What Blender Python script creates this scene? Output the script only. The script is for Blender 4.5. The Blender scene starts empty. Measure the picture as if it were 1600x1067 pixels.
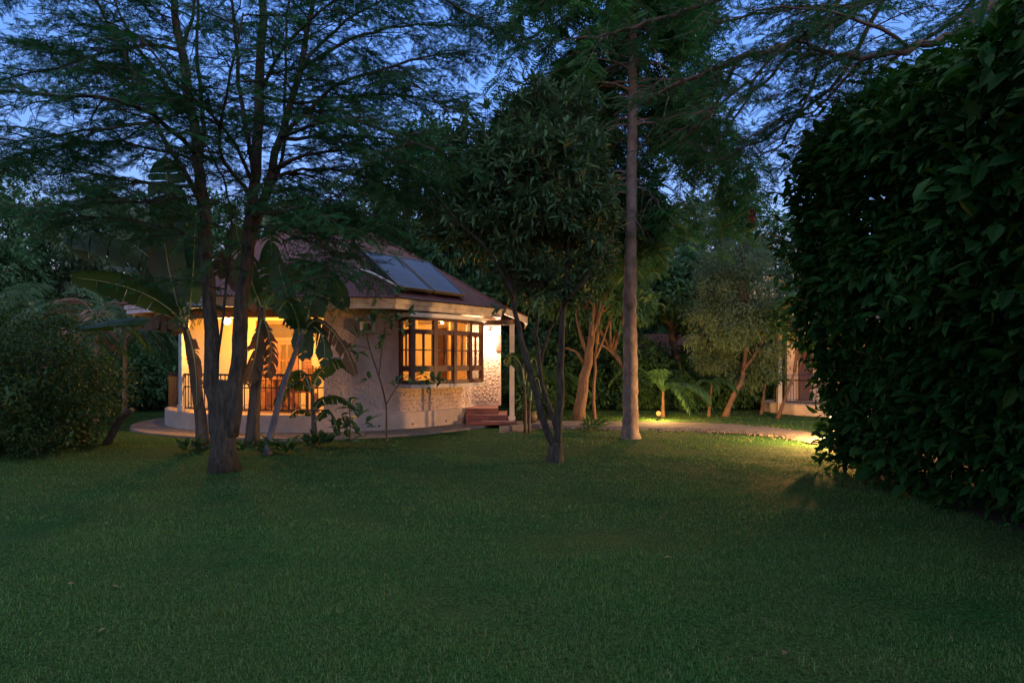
import bpy, math, random
import numpy as np
from mathutils import Vector, Matrix, noise

S = bpy.context.scene
col = S.collection
rng = np.random.default_rng(11)
random.seed(11)
R = math.radians

# ------------------------------------------------------------------ camera
EYE = 1.5
cam_d = bpy.data.cameras.new("camera")
cam = bpy.data.objects.new("camera", cam_d)
col.objects.link(cam)
cam.location = (0, 0, EYE)
cam.rotation_euler = (R(90), 0, 0)
cam_d.sensor_width = 36
cam_d.lens = 24
cam_d.shift_y = 0.02
cam_d.clip_end = 2000
S.camera = cam

# ------------------------------------------------------------------ dusk sky
world = bpy.data.worlds.new("World")
S.world = world
world.use_nodes = True
wn = world.node_tree
sky = wn.nodes.new("ShaderNodeTexSky")
sky.sky_type = 'NISHITA'
sky.sun_disc = False
sky.sun_elevation = R(-0.5)
sky.sun_rotation = R(180)
sky.air_density = 1.0
sky.dust_density = 0.3
sky.ozone_density = 3.5
bg = wn.nodes["Background"]
bg.inputs["Strength"].default_value = 0.19
wn.links.new(sky.outputs[0], bg.inputs[0])
# the last of the western afterglow, a very broad soft source behind the camera
sun_d = bpy.data.lights.new("afterglow_sun", 'SUN')
sun_d.energy = 0.18
sun_d.angle = R(120)
sun_d.color = (1.0, 0.94, 0.80)
sun = bpy.data.objects.new("afterglow_sun", sun_d)
col.objects.link(sun)
sun.rotation_euler = (R(22), 0, R(60))

S.view_settings.view_transform = 'Standard'
S.view_settings.look = 'None'
S.view_settings.exposure = 3.85
S.view_settings.gamma = 1.0
S.cycles.max_bounces = 8
S.cycles.transparent_max_bounces = 16
S.cycles.sample_clamp_indirect = 0.25
S.cycles.sample_clamp_direct = 3.0
S.cycles.use_adaptive_sampling = False
S.cycles.use_denoising = True
S.cycles.denoising_prefilter = 'FAST'

LAMP = 0.75          # common factor on the warm lamps

# ------------------------------------------------------------------ helpers
F = 1600 * 24 / 36.0
def P(px, py, Y):
    return np.array([(px - 800) / F * Y, Y, EYE + (565 - py) / F * Y])
def G(px, py, z=0.0):
    Y = (EYE - z) * F / (py - 565)
    return np.array([(px - 800) / F * Y, Y, z])

class MB:
    def __init__(s):
        s.v = []; s.f = []; s.n = 0
    def add(s, verts, faces):
        verts = np.asarray(verts, float).reshape(-1, 3)
        by = {}
        for f in faces: by.setdefault(len(f), []).append(f)
        for k, fs in by.items(): s.f.append(np.array(fs, np.int64) + s.n)
        s.v.append(verts); s.n += len(verts)
    def inst(s, tv, tfs, M, T):
        """tv (k,3) template, tfs list of face arrays, M (N,3,3), T (N,3)"""
        N = len(T); K = len(tv)
        if N == 0: return
        V = np.einsum('nij,kj->nki', M, tv) + T[:, None, :]
        off = (np.arange(N) * K)[:, None, None] + s.n
        for tf in tfs:
            s.f.append((tf[None] + off).reshape(-1, tf.shape[1]))
        s.v.append(V.reshape(-1, 3)); s.n += N * K
    def box(s, c, size, rot=0.0, M=None):
        x, y, z = [a / 2 for a in size]
        v = np.array([[-x,-y,-z],[x,-y,-z],[x,y,-z],[-x,y,-z],[-x,-y,z],[x,-y,z],[x,y,z],[-x,y,z]])
        if M is None:
            cs, sn = math.cos(rot), math.sin(rot)
            M = np.array([[cs,-sn,0],[sn,cs,0],[0,0,1]])
        s.add(v @ np.asarray(M).T + np.asarray(c), [(0,3,2,1),(4,5,6,7),(0,1,5,4),(1,2,6,5),(2,3,7,6),(3,0,4,7)])
    def bar(s, a, b, w, h, up=(0,0,1)):
        a = np.asarray(a, float); b = np.asarray(b, float)
        d = b - a; L = np.linalg.norm(d); y = d / L
        x = np.cross(y, up); x /= np.linalg.norm(x) + 1e-9
        z = np.cross(x, y)
        s.box((a + b) / 2, (w, L, h), M=np.stack([x, y, z], 1))
    def tube(s, pts, radii, seg=6, cap=True, wob=0.0):
        pts = np.asarray(pts, float); n = len(pts)
        if np.isscalar(radii): radii = [radii] * n
        T = np.gradient(pts, axis=0)
        T /= np.linalg.norm(T, axis=1)[:, None] + 1e-9
        u = np.cross(T[0], [0, 0, 1.0])
        if np.linalg.norm(u) < 0.2: u = np.cross(T[0], [0, 1.0, 0])
        u /= np.linalg.norm(u)
        V = []
        a = np.arange(seg) / seg * 2 * math.pi
        for i in range(n):
            u = u - T[i] * np.dot(u, T[i]); u /= np.linalg.norm(u) + 1e-9
            w = np.cross(T[i], u)
            rr = radii[i] * (1 + wob * rng.normal(size=seg)) if wob else radii[i]
            V.append(pts[i] + (np.cos(a) * rr)[:, None] * u + (np.sin(a) * rr)[:, None] * w)
        V = np.concatenate(V)
        f = []
        for i in range(n - 1):
            for j in range(seg):
                k = (j + 1) % seg
                f.append((i*seg+j, i*seg+k, (i+1)*seg+k, (i+1)*seg+j))
        if cap:
            f.append(tuple(range(seg - 1, -1, -1))); f.append(tuple(range((n-1)*seg, n*seg)))
        s.add(V, f)
    def lathe(s, c, prof, seg=16):
        V = []; a = np.arange(seg) / seg * 2 * math.pi
        for r, z in prof:
            V.append(np.stack([c[0] + r*np.cos(a), c[1] + r*np.sin(a), np.full(seg, c[2] + z)], 1))
        f = []
        for i in range(len(prof) - 1):
            for j in range(seg):
                k = (j+1) % seg
                f.append((i*seg+j, i*seg+k, (i+1)*seg+k, (i+1)*seg+j))
        f.append(tuple(range(seg-1, -1, -1))); f.append(tuple(range((len(prof)-1)*seg, len(prof)*seg)))
        s.add(np.concatenate(V), f)
    def obj(s, name, mat, parent=None, smooth=False):
        me = bpy.data.meshes.new(name)
        V = np.concatenate(s.v).astype(np.float32)
        origin = np.zeros(3)
        if parent is not None:
            r = parent
            while r.parent is not None: r = r.parent
            origin = np.array(r.location)
        V = V - origin.astype(np.float32)
        me.vertices.add(len(V)); me.vertices.foreach_set("co", V.ravel())
        li = np.concatenate([f.ravel() for f in s.f]).astype(np.int32)
        lt = np.concatenate([np.full(len(f), f.shape[1]) for f in s.f]).astype(np.int32)
        ls = np.concatenate([[0], np.cumsum(lt)[:-1]]).astype(np.int32)
        me.loops.add(len(li)); me.loops.foreach_set("vertex_index", li)
        me.polygons.add(len(lt)); me.polygons.foreach_set("loop_start", ls)
        me.polygons.foreach_set("use_smooth", np.full(len(lt), bool(smooth)))
        me.update(calc_edges=True)
        me.materials.append(mat)
        o = bpy.data.objects.new(name, me)
        col.objects.link(o)
        if parent is not None: o.parent = parent
        return o

def tag(o, label=None, cat=None, group=None, kind=None):
    if label: o["label"] = label
    if cat: o["category"] = cat
    if group: o["group"] = group
    if kind: o["kind"] = kind
    return o
def thing(name, label, cat, loc=(0, 0, 0), group=None):
    o = bpy.data.objects.new(name, None)
    o.empty_display_size = 0.2
    col.objects.link(o)
    o.location = [float(a) for a in loc]
    return tag(o, label, cat, group)
def dup(root, loc, rz=0.0, sc=1.0, label=None, group=None):
    def cp(o, parent):
        c = o.copy(); col.objects.link(c)
        if parent is not None:
            c.parent = parent
        for ch in o.children: cp(ch, c)
        return c
    r = cp(root, None)
    r.location = [float(a) for a in loc]; r.rotation_euler = (0, 0, rz)
    r.scale = (sc, sc, sc) if np.isscalar(sc) else sc
    if label: r["label"] = label
    if group: r["group"] = group
    return r

# ------------------------------------------------------------------ materials
def mat_base(name):
    m = bpy.data.materials.new(name); m.use_nodes = True
    nt = m.node_tree
    return m, nt, nt.nodes["Principled BSDF"]
def plain(name, c, rough=0.7, metal=0.0, var=0.25, scale=6.0, bump=0.0, bscale=40.0, spec=0.4, c2=None, stretch=None):
    m, nt, b = mat_base(name)
    tc = nt.nodes.new("ShaderNodeTexCoord")
    src = tc.outputs["Object"]
    if stretch:
        mp = nt.nodes.new("ShaderNodeMapping"); mp.inputs["Scale"].default_value = stretch
        nt.links.new(src, mp.inputs[0]); src = mp.outputs[0]
    nz = nt.nodes.new("ShaderNodeTexNoise"); nz.inputs["Scale"].default_value = scale
    nz.inputs["Detail"].default_value = 6; nz.inputs["Roughness"].default_value = 0.65
    nt.links.new(src, nz.inputs["Vector"])
    cr = nt.nodes.new("ShaderNodeValToRGB")
    cr.color_ramp.elements[0].position = 0.3; cr.color_ramp.elements[1].position = 0.7
    lo = [a * (1 - var) for a in c]; hi = c2 or [min(1, a * (1 + var)) for a in c]
    cr.color_ramp.elements[0].color = (*lo, 1); cr.color_ramp.elements[1].color = (*hi, 1)
    nt.links.new(nz.outputs[0], cr.inputs[0]); nt.links.new(cr.outputs[0], b.inputs["Base Color"])
    b.inputs["Roughness"].default_value = rough; b.inputs["Metallic"].default_value = metal
    b.inputs["Specular IOR Level"].default_value = spec
    if bump:
        n2 = nt.nodes.new("ShaderNodeTexNoise"); n2.inputs["Scale"].default_value = bscale; n2.inputs["Detail"].default_value = 5
        nt.links.new(src, n2.inputs["Vector"])
        bp = nt.nodes.new("ShaderNodeBump"); bp.inputs["Strength"].default_value = bump; bp.inputs["Distance"].default_value = 0.03
        nt.links.new(n2.outputs[0], bp.inputs["Height"]); nt.links.new(bp.outputs[0], b.inputs["Normal"])
    return m
def leafmat(name, cols, rough=0.45, trans=0.3, spec=0.4):
    """leaf colour picked at random per leaf (mesh island)"""
    m, nt, b = mat_base(name)
    ge = nt.nodes.new("ShaderNodeNewGeometry")
    cr = nt.nodes.new("ShaderNodeValToRGB")
    while len(cr.color_ramp.elements) < len(cols): cr.color_ramp.elements.new(0.5)
    for i, c in enumerate(cols):
        cr.color_ramp.elements[i].position = i / max(1, len(cols) - 1); cr.color_ramp.elements[i].color = (*c, 1)
    nt.links.new(ge.outputs["Random Per Island"], cr.inputs[0])
    nt.links.new(cr.outputs[0], b.inputs["Base Color"])
    b.inputs["Roughness"].default_value = rough; b.inputs["Specular IOR Level"].default_value = spec
    tr = nt.nodes.new("ShaderNodeBsdfTranslucent")
    hs = nt.nodes.new("ShaderNodeHueSaturation"); hs.inputs["Hue"].default_value = 0.48; hs.inputs["Saturation"].default_value = 1.1; hs.inputs["Value"].default_value = 1.3
    nt.links.new(cr.outputs[0], hs.inputs["Color"]); nt.links.new(hs.outputs[0], tr.inputs["Color"])
    mx = nt.nodes.new("ShaderNodeMixShader"); mx.inputs[0].default_value = trans
    nt.links.new(b.outputs[0], mx.inputs[1]); nt.links.new(tr.outputs[0], mx.inputs[2])
    nt.links.new(mx.outputs[0], nt.nodes["Material Output"].inputs["Surface"])
    return m
def emit(name, c, s):
    m = bpy.data.materials.new(name); m.use_nodes = True
    nt = m.node_tree; nt.nodes.remove(nt.nodes["Principled BSDF"])
    e = nt.nodes.new("ShaderNodeEmission"); e.inputs[0].default_value = (*c, 1); e.inputs[1].default_value = s
    nt.links.new(e.outputs[0], nt.nodes["Material Output"].inputs["Surface"])
    m.cycles.emission_sampling = 'NONE'
    return m
def glassmat(name):
    m = bpy.data.materials.new(name); m.use_nodes = True
    nt = m.node_tree; nt.nodes.remove(nt.nodes["Principled BSDF"])
    t = nt.nodes.new("ShaderNodeBsdfTransparent"); t.inputs[0].default_value = (0.93, 0.94, 0.93, 1)
    g = nt.nodes.new("ShaderNodeBsdfGlossy"); g.inputs["Roughness"].default_value = 0.02
    lw = nt.nodes.new("ShaderNodeLayerWeight"); pw = nt.nodes.new("ShaderNodeMath"); pw.operation = 'POWER'; pw.inputs[1].default_value = 4.0
    fr = nt.nodes.new("ShaderNodeMath"); fr.operation = 'MULTIPLY_ADD'; fr.inputs[1].default_value = 0.7; fr.inputs[2].default_value = 0.03
    nt.links.new(lw.outputs["Facing"], pw.inputs[0]); nt.links.new(pw.outputs[0], fr.inputs[0])
    mx = nt.nodes.new("ShaderNodeMixShader")
    nt.links.new(fr.outputs[0], mx.inputs[0]); nt.links.new(t.outputs[0], mx.inputs[1]); nt.links.new(g.outputs[0], mx.inputs[2])
    nt.links.new(mx.outputs[0], nt.nodes["Material Output"].inputs["Surface"])
    return m

M_plaster = plain("plaster", (0.43, 0.33, 0.28), 0.9, var=0.18, scale=1.6, bump=0.2, bscale=60, stretch=(1.6,1.6,.7))
M_plinth = plain("plinth_plaster", (0.40, 0.32, 0.27), 0.9, var=0.22, scale=2.2, bump=0.2, bscale=70)
M_cream = plain("interior_paint", (0.72, 0.56, 0.30), 0.85, var=0.05, scale=2)
M_white = plain("white_paint", (0.42, 0.39, 0.37), 0.6, var=0.2, scale=5, bump=0.1)
M_fascia = plain("fascia_paint", (0.52, 0.47, 0.46), 0.75, var=0.35, scale=4, bump=0.15)
M_roof = plain("roof_metal", (0.080, 0.020, 0.024), 0.55, var=0.45, scale=3.5, spec=0.3)
M_wood = plain("dark_red_wood", (0.068, 0.025, 0.021), 0.5, var=0.3, scale=8, stretch=(4, 4, 0.6))
M_doorwood = plain("door_wood", (0.30, 0.13, 0.05), 0.5, var=0.3, scale=8, stretch=(4, 4, 0.6))
M_beam = plain("beam_wood", (0.14, 0.075, 0.045), 0.7, var=0.3, scale=6)
M_iron = plain("black_iron", (0.03, 0.022, 0.02), 0.5, var=0.2)
M_concrete = plain("concrete", (0.14, 0.115, 0.10), 0.9, var=0.25, scale=2.5, bump=0.2, bscale=50)
M_redstep = plain("red_oxide", (0.16, 0.055, 0.045), 0.6, var=0.25, scale=5)
M_glass = glassmat("window_glass")
M_curtain = plain("curtain_cloth", (0.60, 0.40, 0.18), 0.9, var=0.1)
nt = M_curtain.node_tree; b_ = nt.nodes["Principled BSDF"]
tr_ = nt.nodes.new("ShaderNodeBsdfTranslucent"); tr_.inputs[0].default_value = (0.75, 0.50, 0.24, 1)
mx_ = nt.nodes.new("ShaderNodeMixShader"); mx_.inputs[0].default_value = 0.6
nt.links.new(b_.outputs[0], mx_.inputs[1]); nt.links.new(tr_.outputs[0], mx_.inputs[2]); nt.links.new(mx_.outputs[0], nt.nodes["Material Output"].inputs["Surface"])
M_solar = plain("solar_glass", (0.012, 0.045, 0.125), 0.40, var=0.35, scale=2.5, spec=0.12)
M_alu = plain("aluminium", (0.35, 0.35, 0.37), 0.4, metal=0.8, var=0.1)
M_pipe = plain("white_pipe", (0.6, 0.6, 0.6), 0.5, var=0.05)
M_bark = plain("grey_brown_bark", (0.085, 0.062, 0.047), 0.95, var=0.5, scale=7, bump=1.0, bscale=30, stretch=(3, 3, 0.7))
M_bark_dark = plain("dark_bark", (0.036, 0.032, 0.023), 0.95, var=0.8, scale=7, bump=1.0, bscale=30, stretch=(3, 3, 0.7))
M_bark_pale = plain("pale_bark", (0.165, 0.125, 0.098), 0.95, var=0.60, scale=3, bump=0.7, bscale=7, stretch=(1.6, 1.6, 1.1))
M_bark_red = plain("rusty_bark", (0.10, 0.06, 0.042), 0.95, var=0.45, scale=6, bump=0.9, bscale=25, stretch=(3, 3, 0.8))
M_twig = plain("twig_bark", (0.07, 0.052, 0.04), 0.95, var=0.4, scale=9)
M_banstem = plain("banana_stem", (0.06, 0.045, 0.03), 0.7, var=0.6, scale=5, stretch=(5, 5, 0.5))
M_banrib = plain("banana_rib", (0.20, 0.24, 0.10), 0.5, var=0.2)
M_soil = plain("soil", (0.018, 0.013, 0.009), 1.0, var=0.5, scale=9, bump=1.0, bscale=25)
M_path = plain("path_stone", (0.080, 0.062, 0.055), 0.95, var=0.4, scale=4, bump=0.7, bscale=18)
M_litter = leafmat("dry_leaves", [(0.12, 0.075, 0.035), (0.18, 0.13, 0.07), (0.07, 0.055, 0.025)], 0.8, 0.1)
M_bulb = emit("warm_bulb", (1.0, 0.38, 0.07), 0.16)
M_globe = emit("porch_globe", (1.0, 0.78, 0.50), 0.6)

L_acacia = leafmat("acacia_leaves", [(0.007, 0.045, 0.016), (0.018, 0.088, 0.028), (0.012, 0.064, 0.026)], 0.7, 0.25, 0.2)
L_bush = leafmat("glossy_leaves", [(0.022, 0.055, 0.028), (0.045, 0.100, 0.050), (0.055, 0.125, 0.045), (0.033, 0.088, 0.044)], 0.45, 0.25, 0.25)
L_tall = leafmat("pinnate_leaves", [(0.030, 0.115, 0.035), (0.055, 0.175, 0.050), (0.040, 0.140, 0.05)], 0.55, 0.35, 0.25)
L_far = leafmat("far_leaves", [(0.026, 0.080, 0.036), (0.052, 0.13, 0.055), (0.038, 0.10, 0.042)], 0.65, 0.25, 0.25)
L_far_grey = leafmat("grey_leaves", [(0.055, 0.120, 0.065), (0.105, 0.175, 0.10), (0.085, 0.13, 0.08)], 0.6, 0.3)
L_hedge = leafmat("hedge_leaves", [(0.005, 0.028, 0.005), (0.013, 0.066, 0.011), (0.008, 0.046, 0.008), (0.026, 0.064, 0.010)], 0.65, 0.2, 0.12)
L_shrub = leafmat("shrub_leaves", [(0.007, 0.030, 0.006), (0.017, 0.062, 0.013), (0.011, 0.044, 0.009), (0.026,0.068,0.012)], 0.6, 0.25)
L_banana = leafmat("banana_leaves", [(0.013, 0.040, 0.013), (0.025, 0.064, 0.018)], 0.5, 0.3)
L_bandry = leafmat("dry_banana_leaves", [(0.10, 0.065, 0.03), (0.06, 0.042, 0.02)], 0.7, 0.25)
L_palm = leafmat("palm_leaves", [(0.020, 0.060, 0.018), (0.038, 0.090, 0.028)], 0.5, 0.25, 0.25)
L_palmdry = leafmat("dry_palm_leaves", [(0.22, 0.13, 0.08), (0.16, 0.09, 0.055)], 0.7, 0.2)
L_flower = leafmat("red_bracts", [(0.12, 0.015, 0.03), (0.18, 0.03, 0.05)], 0.6, 0.2)
L_grass = leafmat("grass_blades", [(0.009, 0.050, 0.007), (0.036, 0.150, 0.019), (0.085, 0.172, 0.038), (0.015, 0.088, 0.018), (0.18, 0.185, 0.085)], 0.6, 0.3, 0.25)

# worn, drier patches in the grass
nt = L_grass.node_tree
tc = nt.nodes.new("ShaderNodeTexCoord"); nn = nt.nodes.new("ShaderNodeTexNoise"); nn.inputs["Scale"].default_value = 0.75; nn.inputs["Detail"].default_value = 7; nn.inputs["Roughness"].default_value = 0.72
nt.links.new(tc.outputs["Object"], nn.inputs["Vector"])
cr = nt.nodes.new("ShaderNodeValToRGB"); cr.color_ramp.elements[0].position = 0.42; cr.color_ramp.elements[1].position = 0.72
cr.color_ramp.elements[0].color = (0, 0, 0, 1); cr.color_ramp.elements[1].color = (.75, .75, .75, 1)
mm = nt.nodes.new("ShaderNodeMix"); mm.data_type = 'RGBA'; mm.inputs[7].default_value = (0.060, 0.080, 0.034, 1)
src = nt.nodes["Principled BSDF"].inputs["Base Color"].links[0].from_socket
nt.links.new(nn.outputs[0], cr.inputs[0]); nt.links.new(cr.outputs[0], mm.inputs[0]); nt.links.new(src, mm.inputs[6]); nt.links.new(mm.outputs[2], nt.nodes["Principled BSDF"].inputs["Base Color"])
# ground: worn turf
m, nt, b = mat_base("lawn_turf")
tc = nt.nodes.new("ShaderNodeTexCoord")
n1 = nt.nodes.new("ShaderNodeTexNoise"); n1.inputs["Scale"].default_value = 0.9; n1.inputs["Detail"].default_value = 8; n1.inputs["Roughness"].default_value = 0.7
n2 = nt.nodes.new("ShaderNodeTexNoise"); n2.inputs["Scale"].default_value = 38; n2.inputs["Detail"].default_value = 6; n2.inputs["Roughness"].default_value = 0.8
for n in (n1, n2): nt.links.new(tc.outputs["Object"], n.inputs["Vector"])
c1 = nt.nodes.new("ShaderNodeValToRGB"); c1.color_ramp.elements[0].position = 0.35; c1.color_ramp.elements[1].position = 0.68
c1.color_ramp.elements[0].color = (0.014, 0.070, 0.013, 1); c1.color_ramp.elements[1].color = (0.045, 0.080, 0.022, 1)
c2 = nt.nodes.new("ShaderNodeValToRGB"); c2.color_ramp.elements[0].position = 0.38; c2.color_ramp.elements[1].position = 0.66
c2.color_ramp.elements[0].color = (0.2, 0.2, 0.2, 1); c2.color_ramp.elements[1].color = (1.3, 1.3, 1.3, 1)
nt.links.new(n1.outputs[0], c1.inputs[0]); nt.links.new(n2.outputs[0], c2.inputs[0])
mm = nt.nodes.new("ShaderNodeMix"); mm.data_type = 'RGBA'; mm.blend_type = 'MULTIPLY'; mm.inputs[0].default_value = 1
nt.links.new(c1.outputs[0], mm.inputs[6]); nt.links.new(c2.outputs[0], mm.inputs[7])
nt.links.new(mm.outputs[2], b.inputs["Base Color"]); b.inputs["Roughness"].default_value = 1.0; b.inputs["Specular IOR Level"].default_value = 0.1
bp = nt.nodes.new("ShaderNodeBump"); bp.inputs["Strength"].default_value = 0.8; bp.inputs["Distance"].default_value = 0.03
nt.links.new(n2.outputs[0], bp.inputs["Height"]); nt.links.new(bp.outputs[0], b.inputs["Normal"])
M_lawn = m

# ------------------------------------------------------------------ foliage toolkit
def unit(a):
    return a / (np.linalg.norm(a, axis=-1, keepdims=True) + 1e-9)
def frames(d, up=None, roll=None):
    """matrices with columns x (width), y (length = d), z (leaf normal)"""
    d = unit(d)
    if up is None: up = np.tile([0, 0, 1.0], (len(d), 1))
    x = unit(np.cross(d, up))
    z = np.cross(x, d)
    if roll is not None:
        c, s = np.cos(roll)[:, None], np.sin(roll)[:, None]
        x, z = x * c + z * s, -x * s + z * c
    return np.stack([x, d, z], 2)
# single leaf shapes, unit length along +y
LEAF_DIAMOND = (np.array([[0,0,0],[-0.5,0.45,0.04],[0,1,-0.1],[0.5,0.45,0.04]]), [np.array([[0,3,2,1]])])
LEAF_OVATE = (np.array([[0,0,0],[0,.38,-.02],[0,.75,-.07],[0,1,-.17],[-.42,.33,.07],[-.34,.70,.0],[.42,.33,.07],[.34,.70,.0]]),
              [np.array([[0,1,4],[2,3,5],[0,6,1],[2,7,3]]), np.array([[1,2,5,4],[1,6,7,2]])])
LEAF_LANCE = (np.array([[0,0,0],[0,.45,-.02],[0,1,-.22],[-.5,.40,.06],[.5,.40,.06],[-.3,.78,-.04],[.3,.78,-.04],[0,.8,-.1]]),
              [np.array([[0,1,3],[0,4,1],[7,2,5],[7,6,2]]), np.array([[1,7,5,3],[1,4,6,7]])])
def spray(n=9, ll=0.26, lw=0.055, sag=0.12, ang=60, taper=0.5):
    """pinnate spray: thin rachis with n pairs of leaflets, unit length"""
    v = []; f = []
    w = 0.012
    v += [[-w,0,0],[w,0,0],[w*.4,1,-sag],[-w*.4,1,-sag]]; f.append([0,1,2,3])
    for i in range(n):
        t = 0.12 + 0.86 * i / (n - 1)
        z = -sag * t * t
        L = ll * (1 - taper * abs(t - 0.45))
        for sd in (-1, 1):
            a = R(ang - 18 * t); dx, dy = math.sin(a) * sd, math.cos(a)
            k = len(v)
            nx, ny = -dy * sd, dx * sd
            base = np.array([0, t, z])
            v += [base, base + np.array([dx*L*.45 + nx*lw, dy*L*.45 + ny*lw, 0.01]), base + np.array([dx*L, dy*L, -L*.18]), base + np.array([dx*L*.45 - nx*lw, dy*L*.45 - ny*lw, 0.01])]
            f.append([k, k+1, k+2, k+3])
    return np.array(v), [np.array(f)]
SPRAY_FINE = spray(10, 0.25, 0.032, 0.15)
SPRAY_BROAD = spray(8, 0.30, 0.055, 0.35, 62)

def scatter(mb, tmpl, pos, d, size, width=1.0, roll=0.5):
    n = len(pos)
    M = frames(d, roll=rng.normal(0, roll, n))
    sz = rng.uniform(size[0], size[1], n)
    M = M * sz[:, None, None]
    M[:, :, 0] *= width
    mb.inst(tmpl[0], tmpl[1], M, pos)

def clusters(mb, tmpl, pos, d, per, size, width, spread=0.9, droop=0.3, roll=0.5, jitter=0.03):
    """per leaves radiating round each twig tip"""
    pos = np.repeat(pos, per, 0); d = np.repeat(unit(d), per, 0)
    d = unit(d + rng.normal(0, spread, d.shape)); d[:, 2] -= droop
    scatter(mb, tmpl, pos + rng.normal(0, jitter, pos.shape), d, size, width, roll)

def smooth(pts, n):
    """Catmull-Rom through points"""
    p = np.asarray(pts, float)
    q = np.vstack([2*p[0]-p[1], p, 2*p[-1]-p[-2]])
    out = []
    for t in np.linspace(0, len(p) - 1, n):
        i = min(int(t), len(p) - 2); u = t - i
        a, b_, c, d = q[i], q[i+1], q[i+2], q[i+3]
        out.append(0.5*((2*b_) + (c-a)*u + (2*a-5*b_+4*c-d)*u*u + (3*b_-a-3*c+d)*u**3))
    return np.array(out)
def limb(mb, pts, r0, r1, step=0.3, seg=7, wob=0.03, bend=0.0, flare=0.0):
    p = np.asarray(pts, float)
    L = np.sum(np.linalg.norm(np.diff(p, axis=0), axis=1))
    n = max(3, int(L / step) + 1)
    q = smooth(p, n)
    if bend: q[1:-1] += rng.normal(0, bend, (n-2, 3))
    t = np.linspace(0, 1, n)
    r = r0 + (r1 - r0) * t
    if flare: r = r * (1 + flare * np.exp(-t * L / 0.22))
    mb.tube(q, r, seg, wob=wob)
    return q
def nz(p, s, o=0.0):
    return np.array([noise.noise(Vector((a[0]*s+o, a[1]*s+o*.7, a[2]*s-o))) for a in p])
def blob_points(n, c, r, inner=0.45, gap=None, gs=1.2, off=0.0, flat=None):
    """points and outward directions in an ellipsoid's outer shell, with gaps"""
    d = unit(rng.normal(size=(n, 3)))
    t = rng.uniform(inner, 1.0, n) ** 0.6
    bump = 1 + 0.30 * nz(d, 2.2, off) + 0.16 * nz(d, 5.5, off+7) + np.where(rng.random(n) < .06, rng.exponential(.10, n), 0)
    p = np.asarray(c) + d * np.asarray(r) * (t * bump)[:, None]
    if gap is not None:
        k = nz(p, gs, off + 3.1) > gap
        p, d = p[k], d[k]
    return p, unit(d / np.asarray(r))

# ------------------------------------------------------------------ ground, path
C0 = np.array([-4.69, 17.6, 0.0])          # centre of the round house
def H(r, deg, z=0.0):
    return np.array([C0[0] + r*math.cos(R(deg)), C0[1] + r*math.sin(R(deg)), z])
def gz(x, y):
    return 0.025*np.sin(x*0.7+1)*np.cos(y*0.55) + 0.012*np.sin(x*1.9)*np.sin(y*1.6+.5)
g = MB()
xs = np.concatenate([[-300,-120,-60], np.linspace(-30, 30, 161), [60,120,300]])
ys = np.concatenate([[-60,-20], np.linspace(-6, 50, 141), [70,120,300,500]])
X, Y = np.meshgrid(xs, ys)
nx = len(xs); ny = len(ys)
fl = np.arange(nx*ny).reshape(ny, nx)
quads = np.stack([fl[:-1,:-1], fl[:-1,1:], fl[1:,1:], fl[1:,:-1]], -1).reshape(-1, 4)
g.v.append(np.stack([X, Y, gz(X, Y)], -1).reshape(-1, 3)); g.f.append(quads); g.n = nx*ny
tag(g.obj("lawn", M_lawn, smooth=True), kind="structure")

near = [(780,676),(850,669),(960,671),(1100,674),(1190,680),(1290,694),(1350,704),(1460,722)]
far_ = [(780,660),(850,657),(960,659),(1100,661),(1200,668),(1290,679),(1350,686),(1460,697)]
a = smooth([G(*p) for p in near], 60); b_ = smooth([G(*p) for p in far_], 60)
a_line, b_line = a, b_
g = MB()
V = []
for i in range(60):
    for k in range(7):
        u = k / 6
        p = a[i]*(1-u) + b_[i]*u
        e = 0.03*rng.normal() if k in (0, 6) else 0
        V.append([p[0]+e, p[1]+e, 0.045 + 0.004*rng.normal() - (0.05 if k in (0, 6) else 0)])
g.add(V, [(i*7+k, (i+1)*7+k, (i+1)*7+k+1, i*7+k+1) for i in range(59) for k in range(6)])
tag(g.obj("garden_path", M_path), kind="structure")

# ------------------------------------------------------------------ round cottage
EO = H(0, 0)
house = thing("round_cottage", "round cream plastered cottage with maroon metal roof and lit veranda", "cottage", EO)
def ring(mb, r0, r1, z0, z1, a0, a1, n=None):
    n = n or max(2, int(abs(a1 - a0) / 3))
    V = []
    for i in range(n + 1):
        t = a0 + (a1 - a0) * i / n
        V += [H(r0,t,z0), H(r1,t,z0), H(r1,t,z1), H(r0,t,z1)]
    f = []
    for i in range(n):
        for k in range(4):
            k2 = (k+1) % 4
            f.append((i*4+k, (i+1)*4+k, (i+1)*4+k2, i*4+k2))
    f += [(0,1,2,3), (n*4+3, n*4+2, n*4+1, n*4)]
    mb.add(V, f)
RW = 3.72
A_V0, A_V1 = -77.0, -131.0      # veranda opening
# plinth
m = MB(); ring(m, 3.2, 3.80, -0.1, 0.42, -180, 180, 96); pl = m.obj("plinth", M_plinth, house)
for t in (-72, -60, -48, -33):
    m = MB(); c = H(3.80, t, 0.16); d = H(1, t) - H(0, t)
    m.tube([c - d*0.02, c + d*0.012], 0.022, 8); m.obj("drain_hole", M_iron, pl)
m = MB(); m.lathe(EO, [(4.42,-0.1),(4.52,-0.02),(4.50,0.04),(3.75,0.07)], 96)
apron = m.obj("apron", M_concrete, house)
m = MB(); m.lathe(EO, [(3.25,0.30),(3.25,0.425)], 64); m.obj("floor", plain("floor_tile",(0.20,0.11,0.07),0.5), house)
m = MB(); m.lathe(EO, [(4.0,2.62),(4.0,2.66)], 48); m.obj("ceiling", plain("ceiling_board",(0.55,0.42,0.26),0.8), house)

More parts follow.
